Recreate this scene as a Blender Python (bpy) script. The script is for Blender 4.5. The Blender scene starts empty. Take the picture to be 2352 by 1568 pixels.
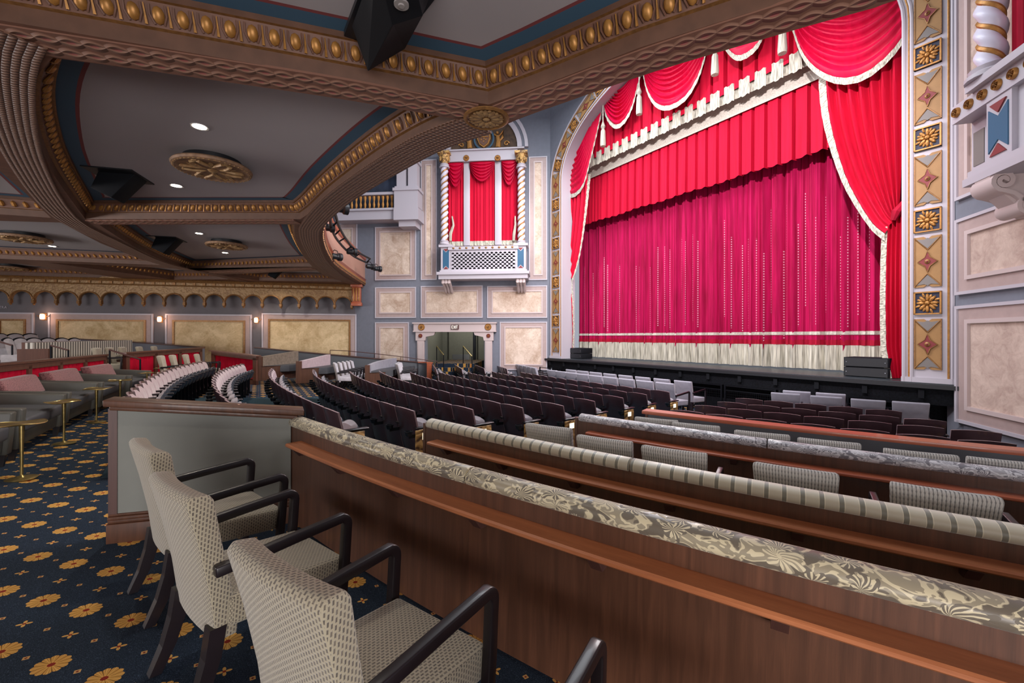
import bpy, bmesh, math, random
from mathutils import Vector, Matrix
from mathutils.geometry import tessellate_polygon
random.seed(7)
PI = math.pi
C = bpy.context.scene.collection
V = Vector
# ---------------------------------------------------------------- camera and the theatre's own axes
F, CX, CY, EYE = 980.0, 1176.0, 773.0, 1.55
AX = math.radians(33.6)                      # direction of the stage seen from the camera
CA, SA = math.cos(AX), math.sin(AX)
cam = bpy.data.cameras.new('camera'); camo = bpy.data.objects.new('camera', cam); C.objects.link(camo)
camo.location = (0, 0, EYE); camo.rotation_euler = (PI/2, 0, 0)
cam.sensor_width = 36; cam.lens = 36*F/2352; cam.shift_y = -(784-CY)/2352; cam.clip_start = .05; cam.clip_end = 200
bpy.context.scene.camera = camo

def st(s, t, z=0.0): return V((CA*s - SA*t, SA*s + CA*t, z))       # s towards the stage, t across the house
def to_st(p): return (p[0]*CA + p[1]*SA, -p[0]*SA + p[1]*CA)
def zf(s):                                                          # raked floor
    if s > -3: return -.077*s + .0024*s*s
    return .2526 - .0914*(s+3)
def rd(x, y): return V(((x-CX)/F, 1, (CY-y)/F))
def at_Y(x, y, Y): d = rd(x, y); return V((d.x*Y, Y, EYE+d.z*Y))
def at_z(x, y, z): d = rd(x, y); return at_Y(x, y, (z-EYE)/d.z)
def at_s(x, y, s): d = rd(x, y); return at_Y(x, y, s/(CA*d.x+SA))
def at_floor(x, y, H=0.0):
    d = rd(x, y); c = CA*d.x+SA; Y = 5.0
    for i in range(300): Y = .7*Y + .3*(EYE-H-zf(c*Y))/(-d.z)
    return at_Y(x, y, Y)
class Wall:                                                         # vertical plane with its own (a, z) coordinates
    def __init__(s, p, q):
        s.o = V((p[0], p[1], 0)); s.d = (V((q[0], q[1], 0))-s.o); s.L = s.d.length; s.d.normalize()
        s.n = V((s.d.y, -s.d.x, 0))
        if s.n.dot(-s.o) < 0: s.n = -s.n                            # towards the house
    def hit(s, x, y, off=0.0):
        d = rd(x, y); o = s.o + s.n*off
        Y = o.dot(s.n)/(V((d.x, d.y, 0)).dot(s.n))
        p = at_Y(x, y, Y); return ((V((p.x, p.y, 0))-o).dot(s.d), p.z)
    def P(s, a, z, off=0.0): return s.o + s.d*a + s.n*off + V((0, 0, z))

# ---------------------------------------------------------------- mesh builder
class MB:
    def __init__(s): s.v = []; s.f = []; s.m = []; s.uv = []
    def add(s, vs, fs, mi=0, uvs=None):
        b = len(s.v); s.v += [V(p) for p in vs]
        for i, f in enumerate(fs):
            s.f.append([b+k for k in f]); s.m.append(mi); s.uv.append(uvs[i] if uvs else None)
        return s
    def box(s, lo, hi, mi=0, M=None):
        x0, y0, z0 = lo; x1, y1, z1 = hi
        vs = [V(p) for p in ((x0,y0,z0),(x1,y0,z0),(x1,y1,z0),(x0,y1,z0),(x0,y0,z1),(x1,y0,z1),(x1,y1,z1),(x0,y1,z1))]
        if M is not None: vs = [M @ p for p in vs]
        return s.add(vs, [(0,3,2,1),(4,5,6,7),(0,1,5,4),(1,2,6,5),(2,3,7,6),(3,0,4,7)], mi)
    def hexa(s, b, t, mi=0):
        return s.add(list(b)+list(t), [(3,2,1,0),(4,5,6,7),(0,1,5,4),(1,2,6,5),(2,3,7,6),(3,0,4,7)], mi)
    def grid(s, fn, nu, nv, mi=0, uvf=None, wrapu=False):
        vs = [fn(i/nu, j/nv) for j in range(nv+1) for i in range(nu+1)]
        fs = []; uvs = []
        for j in range(nv):
            for i in range(nu):
                a = j*(nu+1)+i; fs.append((a, a+1, a+nu+2, a+nu+1))
                if uvf: uvs.append([uvf(i/nu, j/nv), uvf((i+1)/nu, j/nv), uvf((i+1)/nu, (j+1)/nv), uvf(i/nu, (j+1)/nv)])
        return s.add(vs, fs, mi, uvs if uvf else None)
    def sweep(s, path, prof, mi=0, closed=True, cap=True, loop=False, up=V((0,0,1)), mis=None):
        """profile (side, up) swept along a path; side = right of travel"""
        n = len(path); m = len(prof); vs = []; L = [0.0]
        for i in range(1, n+(1 if loop else 0)): L.append(L[-1] + (path[i % n]-path[i-1]).length)
        for i in range(n):
            a = path[i-1] if (i > 0 or loop) else None; b = path[(i+1) % n] if (i < n-1 or loop) else None; p = path[i]
            d1 = (p-a).normalized() if a is not None else None; d2 = (b-p).normalized() if b is not None else None
            if d1 is None: d1 = d2
            if d2 is None: d2 = d1
            d = (d1+d2)
            d = d.normalized() if d.length > 1e-6 else d1
            r = d.cross(up).normalized(); u = r.cross(d).normalized()
            k = 1/max(.35, d.dot(d1))
            for (x, y) in prof: vs.append(p + r*(x*k) + u*y)
        pl = [0.0]
        for j in range(m): q = prof[(j+1) % m]; pl.append(pl[-1]+math.hypot(q[0]-prof[j][0], q[1]-prof[j][1]))
        for i in range(n if loop else n-1):
            i2 = (i+1) % n
            for j in range(m if closed else m-1):
                j2 = (j+1) % m
                s.add([], [], mi)
                s.f.append([len(s.v)+i*m+j, len(s.v)+i*m+j2, len(s.v)+i2*m+j2, len(s.v)+i2*m+j])
                s.m.append(mis[j] if mis else mi); s.uv.append([(L[i], pl[j]), (L[i], pl[j+1]), (L[i+1], pl[j+1]), (L[i+1], pl[j])])
        b = len(s.v)
        if closed and cap and not loop:
            s.f.append([b+j for j in range(m)][::-1]); s.m.append(mi); s.uv.append(None)
            s.f.append([b+(n-1)*m+j for j in range(m)]); s.m.append(mi); s.uv.append(None)
        s.v += vs
        return s
    def tube(s, path, r, n=8, mi=0, cap=True):
        rs = r if isinstance(r, (list, tuple)) else [r]*len(path)
        path = [V(p) for p in path]; vs = []; pu = None
        for i, p in enumerate(path):
            d = (path[min(i+1, len(path)-1)]-path[max(i-1, 0)]).normalized()
            if pu is None: pu = V((0,0,1)) if abs(d.z) < .9 else V((1,0,0))
            r1 = d.cross(pu).normalized(); u = r1.cross(d).normalized(); pu = u
            for k in range(n):
                a = 2*PI*k/n; vs.append(p + (r1*math.cos(a)+u*math.sin(a))*rs[i])
        fs = [(i*n+k, i*n+(k+1) % n, (i+1)*n+(k+1) % n, (i+1)*n+k) for i in range(len(path)-1) for k in range(n)]
        if cap: fs += [tuple(range(n))[::-1], tuple((len(path)-1)*n+k for k in range(n))]
        return s.add(vs, fs, mi)
    def lathe(s, prof, n=16, M=None, mi=0, wob=None):
        vs = []
        for (r, z) in prof:
            for k in range(n):
                a = 2*PI*k/n; q = r*(wob(a, r, z) if wob else 1); p = V((q*math.cos(a), q*math.sin(a), z))
                vs.append(M @ p if M is not None else p)
        fs = [(i*n+k, i*n+(k+1) % n, (i+1)*n+(k+1) % n, (i+1)*n+k) for i in range(len(prof)-1) for k in range(n)]
        fs += [tuple(range(n))[::-1], tuple((len(prof)-1)*n+k for k in range(n))]
        return s.add(vs, fs, mi)
    def ball(s, c, r, mi=0, n=8, m=5, M=None):
        rx, ry, rz = r if isinstance(r, (tuple, list)) else (r, r, r)
        T = (M if M is not None else Matrix()) @ Matrix.Translation(c)
        vs = []; 
        for j in range(m+1):
            b = -PI/2+PI*j/m
            for k in range(n): a = 2*PI*k/n; vs.append(T @ V((rx*math.cos(b)*math.cos(a), ry*math.cos(b)*math.sin(a), rz*math.sin(b))))
        return s.add(vs, [(j*n+k, j*n+(k+1) % n, (j+1)*n+(k+1) % n, (j+1)*n+k) for j in range(m) for k in range(n)], mi)
    def prism(s, poly, fn, d0, d1, mi=0, side=None, holes=()):
        """2-D polygon (with holes) given thickness; fn(a, b, depth) -> point"""
        loops = [list(poly)]+[list(h) for h in holes]; flat = [p for l in loops for p in l]
        tris = tessellate_polygon([[V((p[0], p[1], 0)) for p in l] for l in loops]); N = len(flat)
        vs = [fn(p[0], p[1], d0) for p in flat]+[fn(p[0], p[1], d1) for p in flat]
        s.add(vs, [tuple(N+i for i in t) for t in tris]+[tuple(t)[::-1] for t in tris], mi)
        b = len(s.v)-2*N; o = 0
        for l in loops:
            n = len(l)
            for i in range(n):
                j = (i+1) % n; s.f.append([b+o+i, b+o+j, b+N+o+j, b+N+o+i]); s.m.append(mi if side is None else side); s.uv.append(None)
            o += n
        return s
    def build(s, name, mats, parent=None, bevel=0, seg=2, smooth=None, loc=None, rot=None):
        me = bpy.data.meshes.new(name); me.from_pydata([tuple(p) for p in s.v], [], s.f)
        if not isinstance(mats, (list, tuple)): mats = [mats]
        for m in mats: me.materials.append(m)
        me.polygons.foreach_set('material_index', s.m)
        uv = me.uv_layers.new(name='UVMap').data
        for i, p in enumerate(me.polygons):
            q = s.uv[i]; n = p.normal; ax, ay, az = abs(n.x), abs(n.y), abs(n.z)
            for k, li in enumerate(p.loop_indices):
                if q: uv[li].uv = q[k]
                else:
                    c = me.vertices[me.loops[li].vertex_index].co
                    uv[li].uv = (c.x, c.y) if az >= ax and az >= ay else ((c.x, c.z) if ay >= ax else (c.y, c.z))
        bm = bmesh.new(); bm.from_mesh(me)
        bmesh.ops.recalc_face_normals(bm, faces=bm.faces)
        if bevel:
            es = [e for e in bm.edges if len(e.link_faces) == 2 and e.calc_face_angle(0) > .6]
            bmesh.ops.bevel(bm, geom=es, offset=bevel, segments=seg, profile=.5, affect='EDGES', clamp_overlap=True)
        bm.to_mesh(me); bm.free()
        if smooth is None: smooth = True
        if smooth:
            me.polygons.foreach_set('use_smooth', [True]*len(me.polygons))
            try: me.set_sharp_from_angle(angle=math.radians(38 if not bevel else 50))
            except Exception: pass
        o = bpy.data.objects.new(name, me); C.objects.link(o)
        if parent: o.parent = parent
        if loc is not None: o.location = loc
        if rot is not None: o.rotation_euler = rot
        return o

def tag(o, label=None, cat=None, group=None, kind=None):
    if label: o['label'] = label
    if cat: o['category'] = cat
    if group: o['group'] = group
    if kind: o['kind'] = kind
    return o
def thing(name, label, cat, loc=(0,0,0), rz=0, group=None, rx=0):
    o = bpy.data.objects.new(name, None); C.objects.link(o); o.location = loc
    o.rotation_mode = 'ZXY' if False else 'XYZ'; o.rotation_euler = (rx, 0, rz); o.empty_display_size = .1
    return tag(o, label, cat, group)
def kids(o): return [c for c in bpy.data.objects if c.parent == o] if False else list(o.children)
def copy_tree(o, parent=None):
    c = o.copy(); C.objects.link(c)
    if parent is not None: c.parent = parent
    for ch in list(o.children): copy_tree(ch, c)
    return c
def struct(name, mb, m, **k): return tag(mb.build(name, m, **k), kind='structure')

# ---------------------------------------------------------------- materials
def lin(c):
    if isinstance(c, str): c = tuple(int(c[i:i+2], 16)/255 for i in (0, 2, 4))
    return tuple(x/12.92 if x <= .04045 else ((x+.055)/1.055)**2.4 for x in c)+(1,)
class N:                                                            # tiny node-tree helper
    def __init__(s, name):
        s.m = bpy.data.materials.new(name); s.m.use_nodes = True; s.t = s.m.node_tree
        s.b = s.t.nodes['Principled BSDF']
    def n(s, typ, **k):
        x = s.t.nodes.new(typ)
        for a, b in k.items():
            if a == 'i':
                for kk, vv in b.items():
                    if isinstance(vv, bpy.types.NodeSocket): s.t.links.new(vv, x.inputs[kk])
                    else: x.inputs[kk].default_value = vv
            else: setattr(x, a, b)
        return x
    def math(s, op, a, b=0.0, c=None, clamp=False):
        x = s.t.nodes.new('ShaderNodeMath'); x.operation = op; x.use_clamp = clamp
        for i, q in enumerate((a, b, c)):
            if q is None: continue
            if isinstance(q, bpy.types.NodeSocket): s.t.links.new(q, x.inputs[i])
            else: x.inputs[i].default_value = q
        return x.outputs[0]
    def uv(s):
        t = s.n('ShaderNodeTexCoord'); x = s.n('ShaderNodeSeparateXYZ', i={0: t.outputs['UV']}); return t.outputs['UV'], x.outputs[0], x.outputs[1]
    def obj(s): return s.n('ShaderNodeTexCoord').outputs['Object']
    def noise(s, vec, scale, detail=3, rough=.5, dist=0): return s.n('ShaderNodeTexNoise', i={'Vector': vec, 'Scale': scale, 'Detail': detail, 'Roughness': rough, 'Distortion': dist}).outputs[0]
    def mapping(s, vec, sc=(1,1,1), rot=(0,0,0), loc=(0,0,0)): return s.n('ShaderNodeMapping', i={'Vector': vec, 'Scale': sc, 'Rotation': rot, 'Location': loc}).outputs[0]
    def mix(s, f, a, b):
        x = s.t.nodes.new('ShaderNodeMix'); x.data_type = 'RGBA'
        for idx, q in ((0, f), (6, a), (7, b)):
            if isinstance(q, bpy.types.NodeSocket): s.t.links.new(q, x.inputs[idx])
            else: x.inputs[idx].default_value = q
        return x.outputs[2]
    def ramp(s, f, stops, interp='LINEAR'):
        x = s.t.nodes.new('ShaderNodeValToRGB'); s.t.links.new(f, x.inputs[0]); cr = x.color_ramp; cr.interpolation = interp
        while len(cr.elements) < len(stops): cr.elements.new(.5)
        for e, (p, c) in zip(cr.elements, stops): e.position = p; e.color = c if len(c) == 4 else tuple(c)+(1,)
        return x.outputs[0]
    def bump(s, h, st=.3, dist=.01):
        x = s.n('ShaderNodeBump', i={'Height': h, 'Strength': st, 'Distance': dist}); s.t.links.new(x.outputs[0], s.b.inputs['Normal'])
    def out(s, col=None, rough=.6, metal=0, sheen=0, spec=None, coat=0):
        if col is not None:
            if isinstance(col, bpy.types.NodeSocket): s.t.links.new(col, s.b.inputs['Base Color'])
            else: s.b.inputs['Base Color'].default_value = col
        for k, v in (('Roughness', rough), ('Metallic', metal), ('Sheen Weight', sheen), ('Coat Weight', coat)):
            if isinstance(v, bpy.types.NodeSocket): s.t.links.new(v, s.b.inputs[k])
            else: s.b.inputs[k].default_value = v
        if spec is not None: s.b.inputs['Specular IOR Level'].default_value = spec
        return s.m
def plain(name, c, rough=.6, metal=0, var=.0, scale=8, bump=0, bs=60, sheen=0, spec=None, coat=0):
    k = N(name); col = lin(c)
    if var or bump: o = k.obj()
    if var:
        f = k.noise(o, scale, 4); col2 = tuple(x*(1-var) for x in col[:3])+(1,); colu = tuple(min(1, x*(1+var)) for x in col[:3])+(1,)
        cc = k.ramp(f, [(.3, col2), (.7, colu)])
    else: cc = col
    if bump: k.bump(k.noise(o, bs, 3), bump, .004)
    return k.out(cc, rough, metal, sheen, spec, coat)
def emis(name, c, st):
    k = N(name); k.b.inputs['Base Color'].default_value = (0,0,0,1); k.b.inputs['Emission Color'].default_value = lin(c); k.b.inputs['Emission Strength'].default_value = st
    return k.m
def wood(name, c1, c2, sc=(1, 18, 18), rough=.45, coat=.15, big=1.4):
    k = N(name); uv, u, v = k.uv()
    m = k.mapping(uv, (sc[1], sc[0], 1)); f = k.noise(m, big, 6, .6, .6); g = k.noise(k.mapping(uv, (sc[1]*9, sc[0]*3, 1)), 2.0, 2)
    f2 = k.math('ADD', k.math('MULTIPLY', f, .8), k.math('MULTIPLY', g, .2))
    k.bump(f2, .08, .003)
    return k.out(k.ramp(f2, [(.3, lin(c1)), (.5, lin(tuple((lin2(c1)[i]+lin2(c2)[i])/2 for i in range(3)))), (.7, lin(c2))]), rough, 0, 0, None, coat)
def lin2(c): return tuple(int(c[i:i+2], 16)/255 for i in (0, 2, 4)) if isinstance(c, str) else c

M = {}
M['walnut'] = wood('walnut', '452a1c', '643f2c')
M['walnut_ledge'] = wood('walnut_ledge', '965836', 'b67249', sc=(14, 1, 1))
M['walnut_dark'] = wood('walnut_dark', '432a26', '5a3a33')
M['cherry'] = wood('cherry', '94492f', 'b4603f', sc=(14, 1, 1), rough=.35)
M['espresso'] = plain('espresso', '181116', .36, coat=.1, var=.15)
M['seat_wood'] = plain('seat_wood', '48343a', .3, var=.25, scale=5, coat=.4)
M['brown_box'] = wood('brown_box', '5b3a2f', '6f4a3c')
M['black'] = plain('black', '15171c', .45)
M['black_matte'] = plain('black_matte', '101217', .8, bump=.1, spec=.2)
M['black_metal'] = plain('black_metal', '17191f', .4, metal=.6)
M['dark_plastic'] = plain('dark_plastic', '1a2026', .35)
M['seat_pan'] = plain('seat_pan', '1c2a36', .5)
M['white_trim'] = plain('white_trim', 'b6b0b8', .5)
M['pink_trim'] = plain('pink_trim', 'a8938f', .6, var=.05)
M['pink_light'] = plain('pink_light', 'bfaeac', .5)
M['gold'] = plain('gold', 'aa783c', .45, metal=.4, var=.2, scale=20)
M['gold_dark'] = plain('gold_dark', '8a6238', .45, metal=.4, var=.3, scale=25)
M['brass'] = plain('brass', 'b09a62', .3, metal=.85, var=.15, scale=30)
M['blue_wall'] = plain('blue_wall', '6f727d', .75, var=.05)
M['grey_wall'] = plain('grey_wall', '686468', .8, var=.04)
M['partition_grey'] = plain('partition_grey', '83857f', .85, var=.02, bump=.1, bs=200)
M['low_wall'] = plain('low_wall', '6e7078', .8)
M['low_wall_blue'] = plain('low_wall_blue', '64676c', .85)
M['ceiling'] = plain('ceiling', 'a29b9d', .9, var=.04, scale=.5)
M['stripe_blue'] = plain('stripe_blue', '38586f', .7)
M['stripe_red'] = plain('stripe_red', '7a3a3c', .7)
M['soffit_brown'] = plain('soffit_brown', '6b4838', .6, var=.15)
M['soffit_fascia'] = plain('soffit_fascia', '5e4030', .6, var=.15)
M['medallion'] = plain('medallion', '8a6a50', .6, var=.35, scale=14, bump=.6, bs=16)
M['stage_black'] = plain('stage_black', '0c0e13', .8, var=.6, scale=30, bump=.2, spec=.15)
M['stage_deck'] = plain('stage_deck', '2a3136', .4)
M['velvet_white'] = plain('velvet_white', 'bfbabf', .8, var=.12, scale=9, sheen=.4)
M['seat_edge_glint'] = plain('seat_edge_glint', '9a8488', .35, coat=.3)  # paler edge colour paints in the stage-light highlight along the seat backs
M['booth_brown'] = plain('booth_brown', '857869', .8, var=.2, scale=12)
M['seat_pad'] = plain('seat_pad', '8d848a', .8, var=.1, sheen=.3)
M['velvet_grey'] = plain('velvet_grey', '8a8893', .8, var=.1, scale=9, sheen=.4)
M['velvet_mauve'] = plain('velvet_mauve', 'b59ea2', .8, var=.1, scale=9, sheen=.5)
M['velvet_beige'] = plain('velvet_beige', 'a79f8c', .8, var=.18, scale=7, sheen=.4)
M['leather'] = plain('leather', '575751', .38, var=.08, bump=.1, bs=150)
M['leather_seat'] = plain('leather_seat', '4b4c50', .5, var=.08)
M['cord'] = plain('cord', 'bdb8aa', .8, var=.2, scale=30)
M['shade'] = emis('shade', 'ffc9a8', 5)
M['lamp'] = emis('lamp', 'fff3d8', 22)
M['exit_red'] = plain('exit_red', '4a2420', .5)
M['exit_light'] = emis('exit_light', 'fff6ec', 1.1)
M['aisle_light'] = emis('aisle_light', 'fff6d8', 2.0)
M['hall_green'] = plain('hall_green', '6a6a62', .8, var=.05)
M['steel'] = plain('steel', '8a8d92', .35, metal=.7)
M['fan_grey'] = plain('fan_grey', '8c8684', .7)
M['rosette_navy'] = plain('rosette_navy', '242840', .6)
M['panel_ochre'] = plain('panel_ochre', '9c7546', .6, var=.06)
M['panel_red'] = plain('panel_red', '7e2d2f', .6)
M['panel_grey'] = plain('panel_grey', '77716d', .6)
M['box_blue'] = plain('box_blue', '2a5978', .6)
M['column_white'] = plain('column_white', 'd3d0e0', .35)

def plaster(name, a, b):
    k = N(name); o = k.obj(); f = k.noise(o, 1.3, 8, .62, 1.2); g = k.noise(o, 5.0, 8, .7, 2.0)
    h = k.math('ADD', k.math('MULTIPLY', f, .6), k.math('MULTIPLY', g, .4)); k.bump(g, .25, .01)
    return k.out(k.ramp(h, [(.38, lin(a)), (.6, lin(b))]), .8)
M['plaster_cream'] = plaster('plaster_cream', 'b09580', 'dcc9b8')
M['plaster_gold'] = plaster('plaster_gold', 'b2966a', 'dcc39a')
M['plaster_rose'] = plaster('plaster_rose', 'a88f84', 'cbb5a8')

def tweed():
    k = N('tweed'); uv, u, v = k.uv()
    br = k.n('ShaderNodeTexBrick', i={'Vector': k.mapping(uv, (1, 1, 1), (0, 0, PI/2)), 'Color1': lin('4d463d'), 'Color2': lin('665d50'), 'Mortar': lin('968d78'), 'Scale': 1.0, 'Mortar Size': .0042, 'Mortar Smooth': .3, 'Brick Width': .019, 'Row Height': .0128})
    nz = k.noise(uv, 300, 2); k.bump(k.math('ADD', br.outputs['Fac'], k.math('MULTIPLY', nz, .6)), .8, .003)
    return k.out(br.outputs['Color'], .9, 0, .3)
M['tweed'] = tweed()
def tweed_far():
    k = N('tweed_ribbed'); uv, u, v = k.uv(); f = k.math('SINE', k.math('MULTIPLY', u, 2*PI/.016)); g = k.math('SINE', k.math('MULTIPLY', v, 2*PI/.03))
    h = k.math('MULTIPLY', k.math('ADD', f, 1), k.math('ADD', g, 1.6)); k.bump(h, .3, .003)
    return k.out(k.ramp(h, [(.0, lin('5e5c5c')), (.9, lin('a5a19b'))]), .9)
M['tweed_ribbed'] = tweed_far()
def stripe_roll():
    k = N('stripe_velvet'); uv, u, v = k.uv(); f = k.math('FRACT', k.math('DIVIDE', u, .088)); w = k.noise(uv, 40, 2)
    cl = lin('aea692'); cd = lin('6d6a5c'); ce = lin('c4bca4')
    c = k.ramp(f, [(0, cd), (.24, cd), (.25, ce), (.29, ce), (.30, cl), (.95, cl), (.96, ce), (.995, ce)], 'CONSTANT')
    k.bump(k.math('ADD', k.math('MULTIPLY', w, .3), k.ramp(f, [(0, (0,0,0)), (.25, (1,1,1)), (1, (1,1,1))], 'CONSTANT')), .4, .004)
    return k.out(c, .45, 0, .6)
M['stripe_velvet'] = stripe_roll()
def stripe_tall():
    k = N('stripe_cloth'); uv, u, v = k.uv(); f = k.math('FRACT', k.math('DIVIDE', u, .085))
    return k.out(k.ramp(f, [(0, lin('55524c')), (.38, lin('e0ddd2')), (.9, lin('8f8c82'))], 'CONSTANT'), .8, 0, .3)
M['stripe_cloth'] = stripe_tall()
def damask(name, base, light, dark, sc=1.0):
    k = N(name); uv, u, v = k.uv()
    nz = k.n('ShaderNodeTexNoise', i={'Vector': uv, 'Scale': 7.0*sc, 'Detail': 2.0}).outputs['Color']
    vec = k.n('ShaderNodeVectorMath', operation='ADD', i={0: k.mapping(uv, (sc, 1.5*sc, 1), (0, 0, .5)), 1: k.n('ShaderNodeVectorMath', operation='SCALE', i={0: nz, 'Scale': .16}).outputs[0]}).outputs[0]
    S = 6.5; vo = k.n('ShaderNodeTexVoronoi', i={'Vector': vec, 'Scale': S, 'Randomness': .75})
    dl = k.n('ShaderNodeVectorMath', operation='SUBTRACT', i={0: vec, 1: vo.outputs['Position']}).outputs[0]; q = k.n('ShaderNodeSeparateXYZ', i={0: dl})
    r = vo.outputs['Distance']; th = k.math('ARCTAN2', q.outputs[1], q.outputs[0]); rnd = k.n('ShaderNodeSeparateXYZ', i={0: vo.outputs['Color']}).outputs[0]
    tw = k.math('ADD', th, k.math('MULTIPLY', r, k.math('SUBTRACT', k.math('MULTIPLY', rnd, 6.0), 3.0)))
    pet = k.math('ABSOLUTE', k.math('SINE', k.math('MULTIPLY', tw, 3.5)))
    leaf = k.math('LESS_THAN', r, k.math('ADD', .20, k.math('MULTIPLY', k.math('POWER', pet, .6), .30)))
    vein = k.math('GREATER_THAN', k.math('SINE', k.math('ADD', k.math('MULTIPLY', tw, 14.0), k.math('MULTIPLY', r, 10.0))), .25)
    lc = k.mix(k.math('MULTIPLY', vein, k.math('LESS_THAN', r, .42)), lin(dark), lin(light)); lc = k.mix(k.math('GREATER_THAN', rnd, .6), lc, k.mix(vein, lin(light), lin(base)))
    n2 = k.noise(k.mapping(uv, (sc*5, sc*7, 1)), 1.6, 2, .5, 1.4)
    vine = k.math('LESS_THAN', k.math('ABSOLUTE', k.math('SUBTRACT', k.math('FRACT', k.math('MULTIPLY', n2, 5.0)), .5)), .16)
    ground = k.mix(vine, lin(base), lin(light)); ground = k.mix(k.math('GREATER_THAN', n2, .56), ground, lin(dark))
    c = k.mix(leaf, ground, lc); c = k.mix(k.math('LESS_THAN', r, .07), c, lin(light))
    k.bump(k.math('ADD', k.math('MULTIPLY', leaf, .5), k.math('MULTIPLY', k.math('MAXIMUM', vein, vine), .5)), .45, .004)
    return k.out(c, k.math('ADD', .36, k.math('MULTIPLY', leaf, .3)), 0, .15)
M['damask'] = damask('damask', '928974', 'c6bb9c', '665e52', 1.0)
M['damask_grey'] = damask('damask_grey', '9e9b9e', 'c4c1c4', '6f6c72', 1.2)
def red_cloth(name, a, b):
    k = N(name); o = k.obj(); f = k.noise(k.mapping(o, (6, 6, .4)), 2.0, 3)
    return k.out(k.ramp(f, [(.3, lin(a)), (.7, lin(b))]), .8, 0, 0, .2)
M['red_velvet'] = red_cloth('red_velvet', 'b2042a', 'c60a32')
M['red_satin'] = red_cloth('red_satin', 'b80634', 'cc0c3e'); M['red_satin'].node_tree.nodes['Principled BSDF'].inputs['Roughness'].default_value = .45
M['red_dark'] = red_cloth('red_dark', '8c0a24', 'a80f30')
def sequin():
    k = N('red_sequin'); uv, u, v = k.uv(); o = k.obj(); f = k.noise(k.mapping(o, (6, 6, .4)), 2.0, 3)
    base = k.ramp(f, [(.3, lin('8e0434')), (.7, lin('b4084e'))])
    a = k.math('FRACT', k.math('DIVIDE', u, .23)); b = k.math('FRACT', k.math('DIVIDE', v, .075))
    col = k.math('FLOOR', k.math('DIVIDE', u, .23))
    h = k.n('ShaderNodeTexWhiteNoise', noise_dimensions='1D', i={'W': col}).outputs['Value']
    m1 = k.math('LESS_THAN', k.math('ABSOLUTE', k.math('SUBTRACT', a, k.math('ADD', .2, k.math('MULTIPLY', h, .6)))), .04)
    m2 = k.math('LESS_THAN', b, .45)
    top = k.math('LESS_THAN', v, k.math('ADD', 4.0, k.math('MULTIPLY', h, 1.6))); bot = k.math('GREATER_THAN', v, k.math('ADD', 1.4, k.math('MULTIPLY', h, 1.0)))
    mm = k.math('MULTIPLY', k.math('MULTIPLY', m1, m2), k.math('MULTIPLY', top, bot))
    return k.out(k.mix(k.math('MULTIPLY', mm, .55), base, lin('f2cfdc')), k.math('SUBTRACT', .8, k.math('MULTIPLY', mm, .5)), 0, 0, .2)
M['red_sequin'] = sequin()
def fringe():
    k = N('fringe'); uv, u, v = k.uv(); f = k.noise(k.mapping(uv, (60, 1.5, 1)), 1.0, 2)
    k.bump(f, .6, .02)
    return k.out(k.ramp(f, [(.35, lin('7e7a6c')), (.62, lin('cfcab8'))]), .8, 0, .2)
M['fringe'] = fringe()
def pink_cushion():
    k = N('rose_cloth'); o = k.obj(); f = k.n('ShaderNodeTexVoronoi', feature='DISTANCE_TO_EDGE', i={'Vector': o, 'Scale': 55.0}).outputs['Distance']
    return k.out(k.ramp(f, [(.05, lin('6a4042')), (.22, lin('a37070'))]), .85, 0, .3)
M['rose_cloth'] = pink_cushion()
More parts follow.
